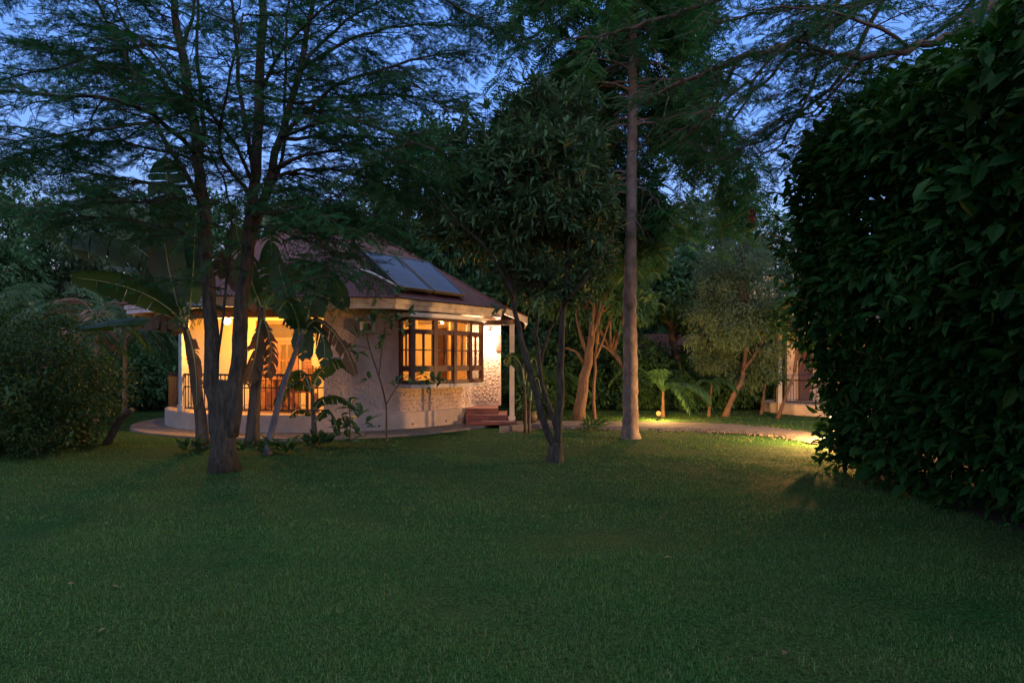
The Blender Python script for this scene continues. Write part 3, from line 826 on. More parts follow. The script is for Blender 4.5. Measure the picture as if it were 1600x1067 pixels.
lows = [
 ([(316,320),(290,270,-.1),(255,215,-.2),(228,150,-.4),(200,95,-.5),(160,20,-.6),(130,-60,-.8)], .045, .012),
 ([(310,293),(270,290,.1),(215,283,.3),(150,272,.5),(90,262,.7),(30,258,.9),(-50,268,1.0)], .028, .008),
 ([(296,170,.1),(250,120,.3),(200,50,.5),(165,-30,.7)], .036, .012),
 ([(305,240),(270,200,-.5),(225,170,-1.2),(160,150,-1.7),(80,150,-2.0),(0,140,-2.2)], .035, .009),
 ([(284,80,.2),(300,30,.2),(312,-40,.1),(318,-120,0)], .03, .012),
 ([(312,300),(318,200,.5),(309,90,.9),(312,-20,1.2),(310,-120,1.4)], .036, .015),
 ([(437,215,.2),(480,175,.3),(530,130,.5),(600,108,.6),(660,90,.7),(730,80,.9)], .036, .009),
 ([(425,265,.1),(470,245),(520,236),(580,240,-.2),(640,258,-.4)], .03, .008),
 ([(412,280),(470,266,.4),(520,266,.8),(580,280,1.0),(630,310,1.1)], .028, .007),
 ([(398,290),(386,200,-.3),(372,110,-.5),(362,0,-.7),(355,-100,-.8)], .036, .014),
 ([(412,320,.1),(440,250,.6),(445,140,.9),(450,20,1.2),(470,-90,1.4)], .036, .012),
 ([(468,110,.3),(510,60,.4),(560,20,.5),(630,-20,.5)], .03, .01),
 ([(403,150,-.1),(440,80,-.6),(500,20,-1.0),(570,-30,-1.3)], .03, .01),
 ([(397,290),(370,230,-.4),(330,180,-.9),(270,120,-1.4),(220,60,-1.8)], .03, .01),
 ([(390,300),(350,250,-.6),(345,200,-1.1),(360,120,-1.6),(380,20,-2.0)], .028, .01),
 ([(340,560),(360,360,-.02),(355,300,.4),(330,240,.8),(300,190,1.2)], .02, .01),
 ([(437,215,.2),(500,190,-.6),(560,190,-1.2),(620,210,-1.6),(680,235,-1.8)], .026, .008),
 ([(411,330,.1),(450,320,.6),(500,330,1.1),(560,360,1.3)], .022, .006),
 ([(318,380),(280,360,.4),(220,345,.8),(150,340,1.1),(80,350,1.2)], .02, .006),
 ([(296,170,.1),(240,130,1.0),(170,100,1.7),(90,80,2.2),(10,60,2.4)], .03, .009),
 ([(411,10,-.2),(440,-60,.3),(520,-90,.8),(620,-100,1.2)], .025, .009),
 ([(274,0,.3),(220,-50,.6),(130,-60,.9),(50,-30,1.2),(-40,0,1.3)], .025, .009),
 ([(489,0,.4),(560,-40,.5),(650,-20,.5),(730,20,.5),(790,60,.5)], .025, .008),
 ([(392,340),(430,318,-.2),(480,310,-.4),(530,325,-.5),(575,350,-.6)], .024, .006),
 ([(392,340),(430,330,-.6),(470,345,-1.0),(500,385,-1.2),(515,430,-1.3)], .02, .005),
 ([(392,330),(420,295,-.3),(452,298,-.5),(482,330,-.6),(502,380,-.6),(512,440,-.6)], .020, .004),
 ([(396,300),(440,270,.3),(490,275,.5),(530,310,.6),(552,360,.6),(560,410,.6)], .020, .004),
 ([(390,360),(415,350,-.4),(440,375,-.6),(456,420,-.7),(462,470,-.7)], .014, .004),
 ([(404,150,-.1),(470,160,.8),(550,150,1.6),(640,150,2.2),(720,170,2.6)], .032, .009),
 ([(437,215,.2),(520,215,1.2),(600,215,2.0),(670,240,2.6),(720,280,3.0)], .032, .008),
 ([(520,215,1.2),(580,250,1.6),(640,300,1.9),(690,350,2.0)], .020, .006),
 ([(468,110,.3),(550,60,1.2),(640,40,2.0),(740,40,2.6),(830,60,3.0)], .032, .009),
 ([(600,108,.6),(660,140,.6),(710,190,.6),(740,250,.5)], .016, .005),
 ([(298,170,.1),(240,190,-.3),(170,200,-.6),(90,210,-.8),(10,225,-1.0)], .028, .008),
 ([(312,250,.05),(250,235,.6),(170,220,1.2),(80,230,1.6),(0,250,1.9)], .028, .008),
 ([(284,80,.2),(220,70,.1),(140,90,0),(60,110,-.1),(-20,130,-.2)], .028, .008),
 ([(315,300,.05),(280,310,-.5),(220,315,-.9),(150,320,-1.2),(90,335,-1.3)], .02, .006),
]
for pts, r0, r1 in lows: addl(pts, r0, r1)
bo = []
for q in limbs: bo += secondary(bark, None, q, axis, .16, .205, (.6,1.5), .012, (-.10,.30), .20)
for q in (sL[len(sL)//2:], sC[len(sC)//2:], sR[len(sR)//3:]): bo += secondary(bark, None, q, axis, .1, .26, (.8,1.8), .013, (-.05,.3), .15)
bo += [q[len(q)//2:] for q in limbs]
feathery(bark, crown, bo, SPRAY_FINE, twig_every=.115, twig_len=(.28,.65), sp_every=.068, size=(.10,.175))
bark.obj("trunk", M_bark_dark, tr, smooth=True)
crown.obj("crown", L_acacia, tr)

# ------------------------------------------------------------------ acacia behind the hedge, boughs overhead
base = np.array([10.4, 12.6, 0])
tr = thing("acacia_tree", "feathery tree whose long dark boughs hang in from the right above the hedge", "tree", base)
bark = MB(); crown = MB(); limbs = []
axis = np.array([10.4, 12.6, 4])
limb(bark, [base, (10.5,12.5,2), (10.3,12.4,4), (10.0,12.2,6.0), (9.9,12.0,8.5), (9.7,12,10)], .19, .07, .4, 9, flare=.4)
def addw(pts, r0, r1):
    q = limb(bark, pts, r0*1.25, r1*1.7, .28, 6, wob=.03, bend=.02); limbs.append(q)
addw([(10.05,12.25,5.6), P(1560,-40,11.0), P(1400,-15,9.8), P(1300,35,9.2), P(1230,68,8.9), P(1150,95,8.7), P(1080,120,8.6), P(1010,160,8.5)], .07, .012)
addw([(10.15,12.3,5.0), P(1600,10,9.5), P(1500,50,8.6), P(1420,75,8.2), P(1350,88,8.0), P(1290,80,8.0), P(1240,60,8.0)], .055, .010)
addw([(10.0,12.2,6.2), P(1520,-120,11), P(1380,-90,10.5), P(1250,-40,10.2), P(1120,0,10), P(1000,40,10), P(900,60,10)], .06, .010)
addw([P(1300,35,9.2), P(1285,80,9.0), P(1262,150,8.9), P(1230,210,8.9), P(1205,240,9.0)], .022, .006)
addw([P(1150,95,8.7), P(1120,160,8.8), P(1090,200,8.9), P(1060,225,9.0)], .02, .006)
addw([P(1380,0,9.7), P(1320,110,9.9), P(1260,170,10.2), P(1180,220,10.4), P(1130,250,10.6)], .03, .007)
addw([(10.15,12.3,5.0), P(1480,120,10.5), P(1380,150,10.2), P(1300,190,10.1), P(1240,230,10)], .035, .008)
addw([(9.95,12.1,7.0), P(1400,-200,11), P(1250,-160,10.5), P(1100,-110,10), P(950,-70,9.6), P(850,-20,9.4)], .05, .010)
addw([P(1230,68,8.9), P(1180,120,8.3), P(1140,150,8.0), P(1100,190,7.8)], .018, .005)
addw([P(1400,-15,9.8), P(1340,10,8.8), P(1270,10,8.2), P(1190,20,7.9), P(1110,40,7.8)], .025, .007)
addw([P(1350,88,8.0), P(1310,140,8.2), P(1275,170,8.3), P(1230,190,8.4)], .014, .005)
addw([P(1420,75,8.2), P(1370,40,7.8), P(1300,20,7.5), P(1220,10,7.4)], .02, .006)
addw([P(1560,-40,11.0), P(1480,40,11.4), P(1380,110,11.7), P(1290,210,11.9), P(1220,270,12)], .03, .007)
addw([P(1500,50,8.6), P(1450,130,8.6), P(1380,190,8.8), P(1310,230,9.0)], .018, .006)
addw([P(1380,-90,10.5), P(1290,30,11.2), P(1210,110,11.6), P(1150,180,12.0), P(1110,240,12.2)], .03, .007)
addw([P(1560,-40,11.0), P(1600,60,9.0), P(1580,120,8.4), P(1520,150,8.2)], .02, .006)
bo = []
for q in limbs: bo += secondary(bark, None, q, axis, .12, .19, (.5,1.25), .010, (-.25,.15), .30)
bo += [q[len(q)//2:] for q in limbs]
feathery(bark, crown, bo, SPRAY_FINE, twig_every=.14, twig_len=(.28,.62), sp_every=.088, size=(.10,.17))
bark.obj("trunk", M_bark, tr, smooth=True); crown.obj("crown", L_acacia, tr)

# ------------------------------------------------------------------ glossy small tree in the middle of the lawn
YB = 10.2
base = G(868, 722)
tr = thing("glossy_tree", "small multi-stemmed tree with dense glossy leaves, in front of the porch", "tree", base)
bark = MB(); crown = MB()
limb(bark, PY([(866,732),(868,705),(871,690)], YB), .100, .085, .06, 10, wob=.04, flare=.7)
stems = [
 ([(868,700),(853,665,-.05),(838,620,-.1),(822,560,-.15),(810,510,-.15),(800,450,-.1),(780,380,0),(760,300,.1),(745,250,.1)], .062, .015),
 ([(872,700),(874,640),(876,560),(880,480),(886,400,.1),(893,300,.1),(890,210,.1),(885,150,.1)], .062, .014),
 ([(870,672),(858,630,.1),(845,590,.1),(838,520,.15),(840,450,.2),(830,350,.3),(820,250,.4),(815,190,.4)], .040, .012),
 ([(842,585,.1),(850,540,.3),(866,500,.5),(885,460,.7),(920,400,.8),(950,340,.9)], .026, .010),
 ([(804,470,-.1),(780,420,-.4),(745,370,-.6),(705,335,-.7),(680,300,-.7)], .026, .007),
 ([(880,480),(910,440,-.3),(940,400,-.5),(965,350,-.6)], .028, .008),
 ([(886,400,.1),(850,330,-.4),(800,280,-.7),(760,230,-.9)], .022, .008),
 ([(893,300,.1),(930,250,.1),(960,200,.2)], .02, .007),
 ([(780,380,0),(730,330,.4),(690,290,.7)], .022, .007),
]
for pts, r0, r1 in stems: limb(bark, PY(pts, YB), r0, r1, .22, 8, wob=.04, bend=.01)
blobs = [((820,300),(1.15,1.2,1.05),700),((765,325),(.85,1.0,.80),430),((880,290),(.75,1.0,1.0),480),((715,335),(.55,.7,.6),200),((860,190),(.75,.8,.6),330),((920,370),(.42,.75,.75),240),((815,440),(.5,.75,.45),180),((870,420),(.7,.8,.6),300),((760,240),(.7,.8,.6),240),((915,460),(.35,.5,.35),90)]
PP, DD = [], []
for i, ((px, py), r, n) in enumerate(blobs):
    p, d = blob_points(n, P(px, py, YB + (.3 if i % 2 else -.1)), r, .30, gap=-.07, gs=1.9, off=i*1.7)
    PP.append(p); DD.append(d)
PP = np.concatenate(PP); DD = np.concatenate(DD)
DD = unit(DD*.6 + np.array([0,0,.55]))
for p, d in list(zip(PP, DD))[::2]: bark.tube([p - d*.30 + rng.normal(0,.03,3), p - d*.12, p], [.006,.005,.003], 3, cap=False)
clusters(crown, LEAF_LANCE, PP, DD, 9, (.12,.21), .27, .75, .25, .5, .02)
bark.obj("trunk", M_bark_dark, tr, smooth=True); crown.obj("crown", L_bush, tr)

# ------------------------------------------------------------------ tall straight tree
YT = 13.4
base = G(985, 684)
tr = thing("tall_tree", "tall straight tree with bare pale trunk standing beside the lit path", "tree", base)
bark = MB(); crown = MB(); sub = MB()
tq = limb(bark, PY([(985,688),(985,640),(985,560),(984,470),(986,380),(987,280),(988,180),(989,90),(990,0),(990,-110),(991,-250)], YT), .165, .05, .11, 14, wob=.018, bend=.006, flare=.45)
zs = tq[:, 2]
bo = []
for i in range(135):
    u = rng.uniform(0, 1)**.8
    z = 5.0 + 6.3*u
    z = z if rng.random() > .15 else rng.uniform(4.3, 5.2)
    p = np.array([np.interp(z, zs, tq[:, k]) for k in range(3)])
    az = rng.uniform(0, 2*math.pi)
    l = rng.uniform(1.3, 2.5)*(1 - .45*max(0,(z-6.5)/6))
    if z > 6.8 and math.cos(az) < 0: l *= 1.45
    if z < 7.6 and math.sin(az) < -.35: az = -az
    if z < 6.2 and math.cos(az) < -.2: l *= .7
    d = np.array([math.cos(az), math.sin(az), rng.uniform(.25,.6)])
    n = 9
    while p[2] + d[2]*l - 1.25*l < 4.3: l *= .8
    pts = np.array([p + d*l*t + np.array([0,0,-(1.25 if z < 8 else .9)*l*t*t]) + rng.normal(0,.03*t,3) for t in np.linspace(0,1,n)])
    bark.tube(pts, np.linspace(.026,.006,n), 5, cap=False)
    bo.append(pts)
for q in list(bo):
    for k in range(4):
        i = rng.integers(3, len(q)); p = q[i]; td = unit(q[i]-q[i-1]); az = rng.uniform(0, 2*math.pi)
        d = unit(td + np.array([math.cos(az), math.sin(az), rng.uniform(-.4,.2)])); l = rng.uniform(.4,.9)
        pts = np.array([p + d*l*t + np.array([0,0,-.5*l*t*t]) for t in np.linspace(0,1,5)])
        bark.tube(pts, np.linspace(.009,.003,5), 4, cap=False); bo.append(pts)
SP, SD = [], []
for q in bo:
    L = np.concatenate([[0], np.cumsum(np.linalg.norm(np.diff(q, axis=0), axis=1))])
    for s in np.arange(.28*L[-1], L[-1]+.02, .085):
        p = np.array([np.interp(s, L, q[:, k]) for k in range(3)])
        for k in range(2):
            az = rng.uniform(0, 2*math.pi)
            SP.append(p); SD.append(unit([math.cos(az), math.sin(az), rng.uniform(-.7,.25)]))
SP, SD = np.array(SP), np.array(SD)
k = ~((SP[:,1] < base[1]+.1) & (np.abs(SP[:,0]-base[0]) < .50) & (SP[:,2] < 7.2))
SP, SD = SP[k], SD[k]
scatter(crown, SPRAY_BROAD, SP, SD, (.24,.42), 1.0, .5)
bark.obj("trunk", M_bark_pale, tr, smooth=True); crown.obj("crown", L_tall, tr)
print("tall sprays", len(SP))

# ------------------------------------------------------------------ big-leaved hedge on the right
loc = np.array([5.4, 7.0, 0])
hd = thing("hedge", "tall dense hedge of large dark leaves filling the right side of the lawn", "hedge", loc)
fol = MB(); stm = MB()
# plan: near face runs from right of the camera to the far rounded end
def face_x(y, z):
    b = float(np.interp(z, [0,.25,.6,1.2,2.0,3.0,3.8,4.5,5.0,5.5], [4.68,4.54,4.46,4.32,4.06,3.86,3.86,4.04,4.45,5.1])) + .04*(y-9)
    return b
PP, DD = [], []
n = 17000
k = 0
ctr = np.array([5.9, 6.6])
while k < n:
    # sample the rounded-box shell: parameter round the left side and far end
    y = rng.uniform(2.2, 10.2); z = rng.uniform(.12, 5.8)**1.0
    top = 4.85 + .50*noise.noise(Vector((y*.9, 3.1, 0))) + .12*(y-7)
    far = 9.9 + .25*noise.noise(Vector((z*1.3, 8.0, 1))) - .25*max(0, z-3)
    if rng.random() < .60:
        if z > top or y > far: continue
        x = face_x(y, z) + .32*noise.noise(Vector((y*1.1, z*1.1, 5))) + .16*noise.noise(Vector((y*2.6, z*2.6, 9))) 
        # rounding towards top and far end
        if noise.noise(Vector((y*1.9, z*1.9, 21))) < -.33 and rng.random() < .8: continue
        x += max(0, z-(top-1.0))**2*.6 + (rng.exponential(.10) if rng.random() < .25 else 0) - (rng.exponential(.09) if rng.random() < .16 else 0) + max(0, y-(far-.8))**2*.5
        depth = rng.uniform(0, 1)**2*.55
        p = np.array([x + depth, y, z]); d = np.array([-1, -.25, .25])
    elif rng.random() < .55:
        if z > top: continue
        x = rng.uniform(4.4, 8.0)
        p = np.array([x, far - max(0, 5.0-x)**2*.5 - rng.uniform(0,1)**2*.5 + .2*noise.noise(Vector((x*1.2,z*1.2,2))), z]); d = np.array([-.3, 1, .25])
    else:
        x = rng.uniform(4.2, 7.6); zz = top - max(0, 5.2-x)**2*.8 - rng.uniform(0,1)**2*.5 + .25*noise.noise(Vector((x*1.2,y*1.2,4)))
        p = np.array([x, min(y, far-.2), zz]); d = np.array([-.2,-.2,1])
    PP.append(p); DD.append(d); k += 1
PP = np.array(PP); DD = np.array(DD, float)
DD = unit(DD) + np.array([0,0,-.05])
clusters(fol, LEAF_OVATE, PP[::3], DD[::3], 2, (.15,.25), .55, .7, .40, .55, .06)
clusters(fol, LEAF_OVATE, PP[1::3], DD[1::3], 4, (.07,.16), .52, .95, .30, .6, .09)
clusters(fol, LEAF_OVATE, PP[2::3], DD[2::3], 2, (.12,.21), .46, .8, .55, .6, .07)
# loose shoots standing out from the far edge
for (px, py, Yd, sx) in ((1180,352,9.6,-1),(1195,372,9.5,-1),(1205,340,9.6,-1),(1215,300,9.7,-1),(1288,690,9.4,-1),(1300,680,9.3,-1),(1222,395,9.4,-1),(1212,430,9.3,-1),(1240,230,9.4,-1),(1262,150,9.2,-1),(1350,95,8.8,-1)):
    e = P(px, py, Yd); s0 = e + np.array([.75, 0, -.35])
    stm.tube(smooth([s0, s0*.5+e*.5+[0,0,.08], e], 6), np.linspace(.012,.004,6), 5, cap=False)
    for t in np.linspace(.25, 1, 5):
        p = s0*(1-t)+e*t
        clusters(fol, LEAF_OVATE, p[None], np.array([[-.8,-.1,.1]]), 3, (.14,.22), .52, .6, .35, .4, .02)
# stems and inner twigs
for i in range(150):
    y = rng.uniform(2.5, 9.6); x = 4.9 + .10*(y-7) + rng.uniform(0, 1.6)
    h = rng.uniform(2.5, 4.4)
    pts = smooth([(x, y, 0), (x-.1+rng.normal(0,.15), y+rng.normal(0,.2), h*.4), (x-.3+rng.normal(0,.3), y+rng.normal(0,.3), h)], 9)
    stm.tube(pts, np.linspace(.028,.008,9), 5, cap=False)
# deep inner foliage that closes the hedge
n = 7000
p = np.stack([rng.uniform(4.75, 7.2, n), rng.uniform(2.2, 9.3, n), rng.uniform(.35, 4.2, n)], 1)
scatter(fol, LEAF_OVATE, p, rng.normal(size=(n,3)), (.2,.32), .6, 1.0)
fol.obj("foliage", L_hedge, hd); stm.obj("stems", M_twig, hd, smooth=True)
for px, py, Yd, hh in ((1175,340,9.6,.20),(1545,186,6.6,.22),(1148,300,10.5,.16)):
    if px == 1148: continue
    fl = MB(); e = P(px, py, Yd); n = 90
    t = rng.uniform(0,1,n); a = rng.uniform(0, 2*math.pi, n); rr = .035*(1-t*.75)
    p = np.stack([e[0]+np.cos(a)*rr, e[1]+np.sin(a)*rr, e[2]-hh/2+t*hh], 1)
    scatter(fl, LEAF_DIAMOND, p, np.stack([np.cos(a), np.sin(a), np.full(n,.8)], 1), (.035,.06), .5, .4)
    fl.tube([e-[0,0,hh*.9], e+[0,0,hh*.4]], .004, 4)
    fl.obj("flower_spike", L_flower, hd)
sb = MB(); V = []
yy = np.linspace(1.8, 10.4, 40)
for i, y in enumerate(yy):
    x0 = 4.66 + .06*(y-9) + .12*noise.noise(Vector((y*1.7, 1, 2))) + max(0, y-9.3)**2*.6
    V += [[x0, y, gz(x0,y)+.006], [x0+.25, y, .05], [x0+1.2, y, .07], [9.5, y, .05]]
sb.add(V, [(i*4+k, i*4+k+1, i*4+k+5, i*4+k+4) for i in range(39) for k in range(3)])
tag(sb.obj("soil_bed", M_soil), kind="structure")

# ------------------------------------------------------------------ shrubs
def shrub(name, label, cat, c, r, n, mat, leaf=(.05,.09), w=.5, group=None, tmpl=LEAF_DIAMOND, per=7, gap=-.35, gs=1.5, layered=.0):
    t = thing(name, label, cat, (c[0], c[1], 0), group)
    f = MB(); s = MB()
    p, d = blob_points(n, (c[0], c[1], r[2]*.48), (r[0], r[1], r[2]*.56), .55, gap, gs, c[0])
    k = p[:, 2] > .06; p, d = p[k], d[k]
    if layered: d = unit(d*np.array([1,1,.3]) + np.array([0,0,-.05]))
    clusters(f, tmpl, p, d, per, leaf, w, .8, .15, .5, .05)
    q = rng.normal(size=(n//3, 3))*np.array([r[0],r[1],r[2]*.5])*.33 + np.array([c[0],c[1],r[2]*.45]); q = q[q[:,2] > .1]
    clusters(f, tmpl, q, rng.normal(size=q.shape), per, (leaf[0]*1.2, leaf[1]*1.4), w, 1, .1, .8, .08)
    for i in rng.choice(len(p), max(8, len(p)//45), replace=False):
        b0 = p[i]; dv = unit(d[i]*.8 + np.array([0,0,.5]) + rng.normal(0,.35,3)); l = rng.uniform(.15,.42)*min(1.3, max(.6, r[0]))
        e = b0 + dv*l; s.tube([b0-dv*.1, b0+dv*l*.5, e], [.006,.005,.003], 3, cap=False)
        u = np.linspace(.1, 1, 6)[:, None]
        clusters(f, tmpl, b0 + dv*l*u, np.repeat(dv[None], 6, 0), 4, leaf, w, .8, .1, .5, .02)
    for i in range(26):
        a = rng.uniform(0, 2*math.pi); e = np.array([c[0]+math.cos(a)*r[0]*.75*rng.random(), c[1]+math.sin(a)*r[1]*.75*rng.random(), r[2]*rng.uniform(.5,.85)])
        b0 = np.array([c[0]+rng.normal(0,.05), c[1]+rng.normal(0,.05), 0])
        s.tube(smooth([b0, b0*.4+e*.6+[0,0,-.1], e], 7), np.linspace(.02,.005,7), 4, cap=False)
    f.obj("foliage", mat, t); s.obj("woody_stem", M_twig, t)
    return t
shrub("shrub", "big rounded dense green shrub at the left edge of the lawn", "shrub", (-8.45, 10.9), (1.80, 1.45, 2.45), 3600, L_shrub, (.05,.09), .5, layered=.4)
shrub("shrub", "loose taller shrub just right of the big rounded shrub", "shrub", (-7.9, 12.4), (.75,.8,2.0), 800, L_shrub, (.05,.09), .4, gap=-.15)
shrub("shrub", "leafy shrub behind the porch post, lit by the porch lamp", "shrub", (.62, 17.7), (.50,.45,1.20), 420, L_palm, (.06,.11), .4)
t = thing("tree_stump", "short dark leaning stump beside the big rounded shrub", "stump", G(172, 690))
m = MB(); limb(m, [G(166,694), P(178,672,12.4), P(190,652,12.3), P(206,640,12.2)], .075, .05, .15, 8); m.obj("stump_wood", M_bark, t, smooth=True)

# ------------------------------------------------------------------ banana plants
def banana_leaf(parent, pts, width, mat, torn=.3, fold=.35, petiole=.12, up=(0,0,1.0)):
    """midrib plus two blades cut into strips; torn strips hang"""
    mb = MB(); q = smooth(pts, 34)
    T = unit(np.gradient(q, axis=0))
    rib = MB()
    for sd in (-1, 1):
        i0 = int(34*petiole); strip = i0
        while strip < 33:
            ln = int(rng.integers(1, 5)) if rng.random() < torn*1.5 else int(rng.integers(4, 9))
            j1 = min(33, strip + ln)
            hang = rng.uniform(.2, 1.2)*torn if rng.random() < torn*1.6 else 0.0
            V = []
            for j in range(strip, j1 + 1):
                u = (j-i0)/(33-i0)
                wd = width*.5*(max(0, math.sin(math.pi*min(1, u*.93+.05)))**.5)*(1 + .04*rng.normal())
                s = np.cross(T[j], up); s = s/(np.linalg.norm(s)+1e-6)*sd; nn = np.cross(s*sd, T[j])
                for w_ in (0, .35, .7, 1):
                    fo = fold*w_*w_ + hang*w_*w_*1.4
                    sp_ = (1-.25*hang*w_)
                    gap_ = 0
                    if j == j1 and w_ > 0 and j1 < 33: gap_ = -.010*w_*(1+3*torn)
                    p = q[j] + s*wd*w_*sp_ + nn*(wd*.25*w_*(1-w_)) + np.array([0,0,-wd*fo]) + T[j]*(gap_ + .10*wd*w_) + rng.normal(0,.004,3)
                    V.append(p)
            nr_ = j1 - strip
            mb.add(V, [(a*4+b, a*4+b+1, a*4+b+5, a*4+b+4) for a in range(nr_) for b in range(3)])
            strip = j1
    o = mb.obj("leaf", mat, parent, smooth=True)
    rib.tube(q[:33] - [0,0,.004], np.linspace(.022,.004,33), 5, cap=False)
    rib.obj("midrib", M_banrib, o, smooth=True)
    return o
def banstem(parent, pts, r0, r1, mat=M_banstem):
    m = MB(); limb(m, pts, r0, r1, .15, 10, wob=.06, flare=.25); return m.obj("stem", mat, parent, smooth=True)
YN = 11.9
bt = thing("banana_plant", "largest banana plant with upright and torn drooping leaves, left of the forked trunk", "banana plant", G(318, 698))
banstem(bt, PY([(318,702),(312,640),(303,580),(294,530),(288,505)], YN), .105, .055)
banana_leaf(bt, PY([(288,510),(276,470),(264,420),(256,370),(251,340)], YN-.15), .66, L_banana, .12, .05, .2, up=(0,1,0.1))
banana_leaf(bt, PY([(290,510),(280,440,.2),(268,360,.25),(262,290,.25),(258,245,.2)], YN), .78, L_banana, .35, .02, .25, up=(0.05,1,0))
banana_leaf(bt, PY([(292,510),(300,440,.3),(304,370,.4),(306,320,.5)], YN), .62, L_banana, .2, .1, .2, up=(-.4,1,0))
banana_leaf(bt, PY([(285,505),(262,480,-.3),(225,458,-.5),(175,442,-.7),(112,432,-.9)], YN), .62, L_banana, .08, .1, .15, up=(0,.75,.65))
banana_leaf(bt, PY([(286,500,.2),(262,410,.4),(225,350,.5),(180,305,.5),(128,286,.5)], YN), .60, L_banana, .75, .9, .2)
banana_leaf(bt, PY([(286,505,.2),(258,440,.1),(222,392,.0),(165,362,-.1),(102,366,-.2)], YN), .62, L_banana, .8, .95, .2)
banana_leaf(bt, PY([(284,520),(262,508,-.1),(232,498,-.2),(180,500,-.2),(120,512,-.2)], YN), .42, L_banana, .2, .6, .1)
banana_leaf(bt, PY([(290,520),(272,500,-.2),(250,490,-.3),(225,508,-.4)], YN), .42, L_bandry, .2, 1.2, .1)
banana_leaf(bt, PY([(292,515),(300,540),(306,580),(308,640)], YN-.1), .25, L_bandry, .5, .2, .05, up=(0,1,0))
banana_leaf(bt, PY([(292,515),(283,470,.3),(240,428,.5),(180,415,.6)], YN), .45, L_banana, .3, .5, .2)
bt = thing("banana_plant", "banana plant wrapped in dead brown leaves, right of the forked trunk", "banana plant", G(394, 692))
banstem(bt, PY([(393,698),(397,640),(402,580),(407,520),(410,480)], 12.4), .12, .065, M_banstem)
for pts, w, mt, tn in (([(410,490),(418,450),(425,400,-.2),(420,350,-.4)], .52, L_banana, .45), ([(410,490),(395,460,.2),(370,420,.4),(350,400,.5),(340,430,.5)], .5, L_bandry, .4),
    ([(410,485),(440,440),(480,415,-.2),(520,430,-.3),(540,480,-.3)], .55, L_banana, .3), ([(410,490),(404,520,-.2),(398,560,-.2),(385,600,-.2)], .35, L_bandry, .5),
    ([(410,490),(420,520,-.15),(424,550,-.15),(418,590,-.15)], .3, L_bandry, .5), ([(408,480),(390,430,-.3),(372,370,-.4),(365,320,-.5)], .52, L_banana, .5), ([(410,485),(450,470,-.5),(470,500,-.8),(478,560,-.9)], .5, L_banana, .3)):
    banana_leaf(bt, PY(pts, 12.4), w, mt, tn, .5, .12, up=(0,.8,.5))
bt = thing("banana_plant", "slender banana plant with bluish stem leaning right before the veranda rail", "banana plant", G(418, 708))
banstem(bt, PY([(416,712),(428,660),(442,606),(458,560),(472,520)], 11.2), .062, .035, plain("grey_banana_stem", (0.10,0.09,0.095), .7, var=.5, scale=5, stretch=(5,5,.5)))
for pts, w, mt, tn in (([(472,522),(482,490),(488,450),(484,410,.1)], .5, L_banana, .45), ([(472,520),(492,500),(515,512,-.1),(540,545,-.2),(556,585,-.2)], .26, L_bandry, .5),
    ([(470,522),(455,480),(440,430,.2),(430,390,.3)], .46, L_banana, .45), ([(472,522),(490,510),(505,530,-.1),(508,570,-.1)], .35, L_banana, .5), ([(470,525),(462,490,-.3),(448,470,-.5),(432,490,-.6)], .4, L_banana, .3)):
    banana_leaf(bt, PY(pts, 11.2), w, mt, tn, .4, .12, up=(0,.8,.5))
bt = thing("banana_plant", "knee-high young banana plant at the foot of the veranda plinth", "banana plant", G(490, 694))
banstem(bt, PY([(492,698),(490,650),(488,606)], 12.3), .055, .028)
for pts, w, tn in (([(488,612),(470,596),(448,606,-.2),(428,632,-.3)], .28, .2), ([(488,608),(500,580),(528,560,-.1),(552,580,-.2)], .3, .3), ([(488,612),(472,580),(450,590),(440,612)], .26, .2),
    ([(489,640),(504,622,-.2),(530,620,-.3),(560,640,-.3)], .22, .2), ([(490,650),(470,640,-.2),(452,650,-.3)], .18, .1), ([(490,660),(510,640,-.2),(520,650,-.3),(530,680,-.3)], .2, .2)):
    banana_leaf(bt, PY(pts, 12.3), w, L_banana, tn, .5, .1, up=(0,.5,.8))

# ------------------------------------------------------------------ saplings by the wall
def sapling(label, base, stems, tips, leaf=(.16,.30), per=6, mat=L_bush, name="sapling"):
    t = thing(name, label, "sapling", base)
    b, f = MB(), MB()
    for pts, r0, r1 in stems: limb(b, pts, r0, r1, .1, 6)
    tp = np.array(tips)
    clusters(f, LEAF_OVATE, tp, np.tile([0,-.1,.25], (len(tp),1)), per, leaf, .42, .75, .35, .3, .03)
    f.obj("crown", mat, t); b.obj("trunk", M_bark, t, smooth=True)
Yp = 12.9
sapling("broad-leaved sapling with thin forked stem below the bay window", G(604, 697),
    [(PY([(604,700),(604,660),(603,632),(596,600),(586,570),(578,545),(572,520)], Yp), .022, .009), (PY([(603,632),(615,612),(630,592),(650,580),(670,585)], Yp), .012, .005), (PY([(592,590),(596,550),(600,520),(605,495)], Yp), .01, .005), (PY([(578,545),(560,540),(545,545)], Yp), .007, .004)],
    PY([(572,515),(560,525),(588,500),(605,492),(622,498),(548,545),(600,525),(632,505),(612,512),(640,492),(660,585),(678,590),(650,580),(688,595),(590,545),(580,590),(618,600),(640,600),(560,550),(668,600),(566,505),(612,500),(626,512),(580,498),(596,530)], Yp), (.13,.26), 6)
sapling("low bushy sapling with long leaves beside the young banana plant", G(548, 697),
    [(PY([(546,700),(547,665),(546,640),(540,625)], 12.2), .015, .006)], PY([(546,640),(552,655),(535,650),(560,650),(540,668),(556,675),(530,670),(548,628),(570,660),(545,690),(565,685)], 12.2), (.18,.32), 4)
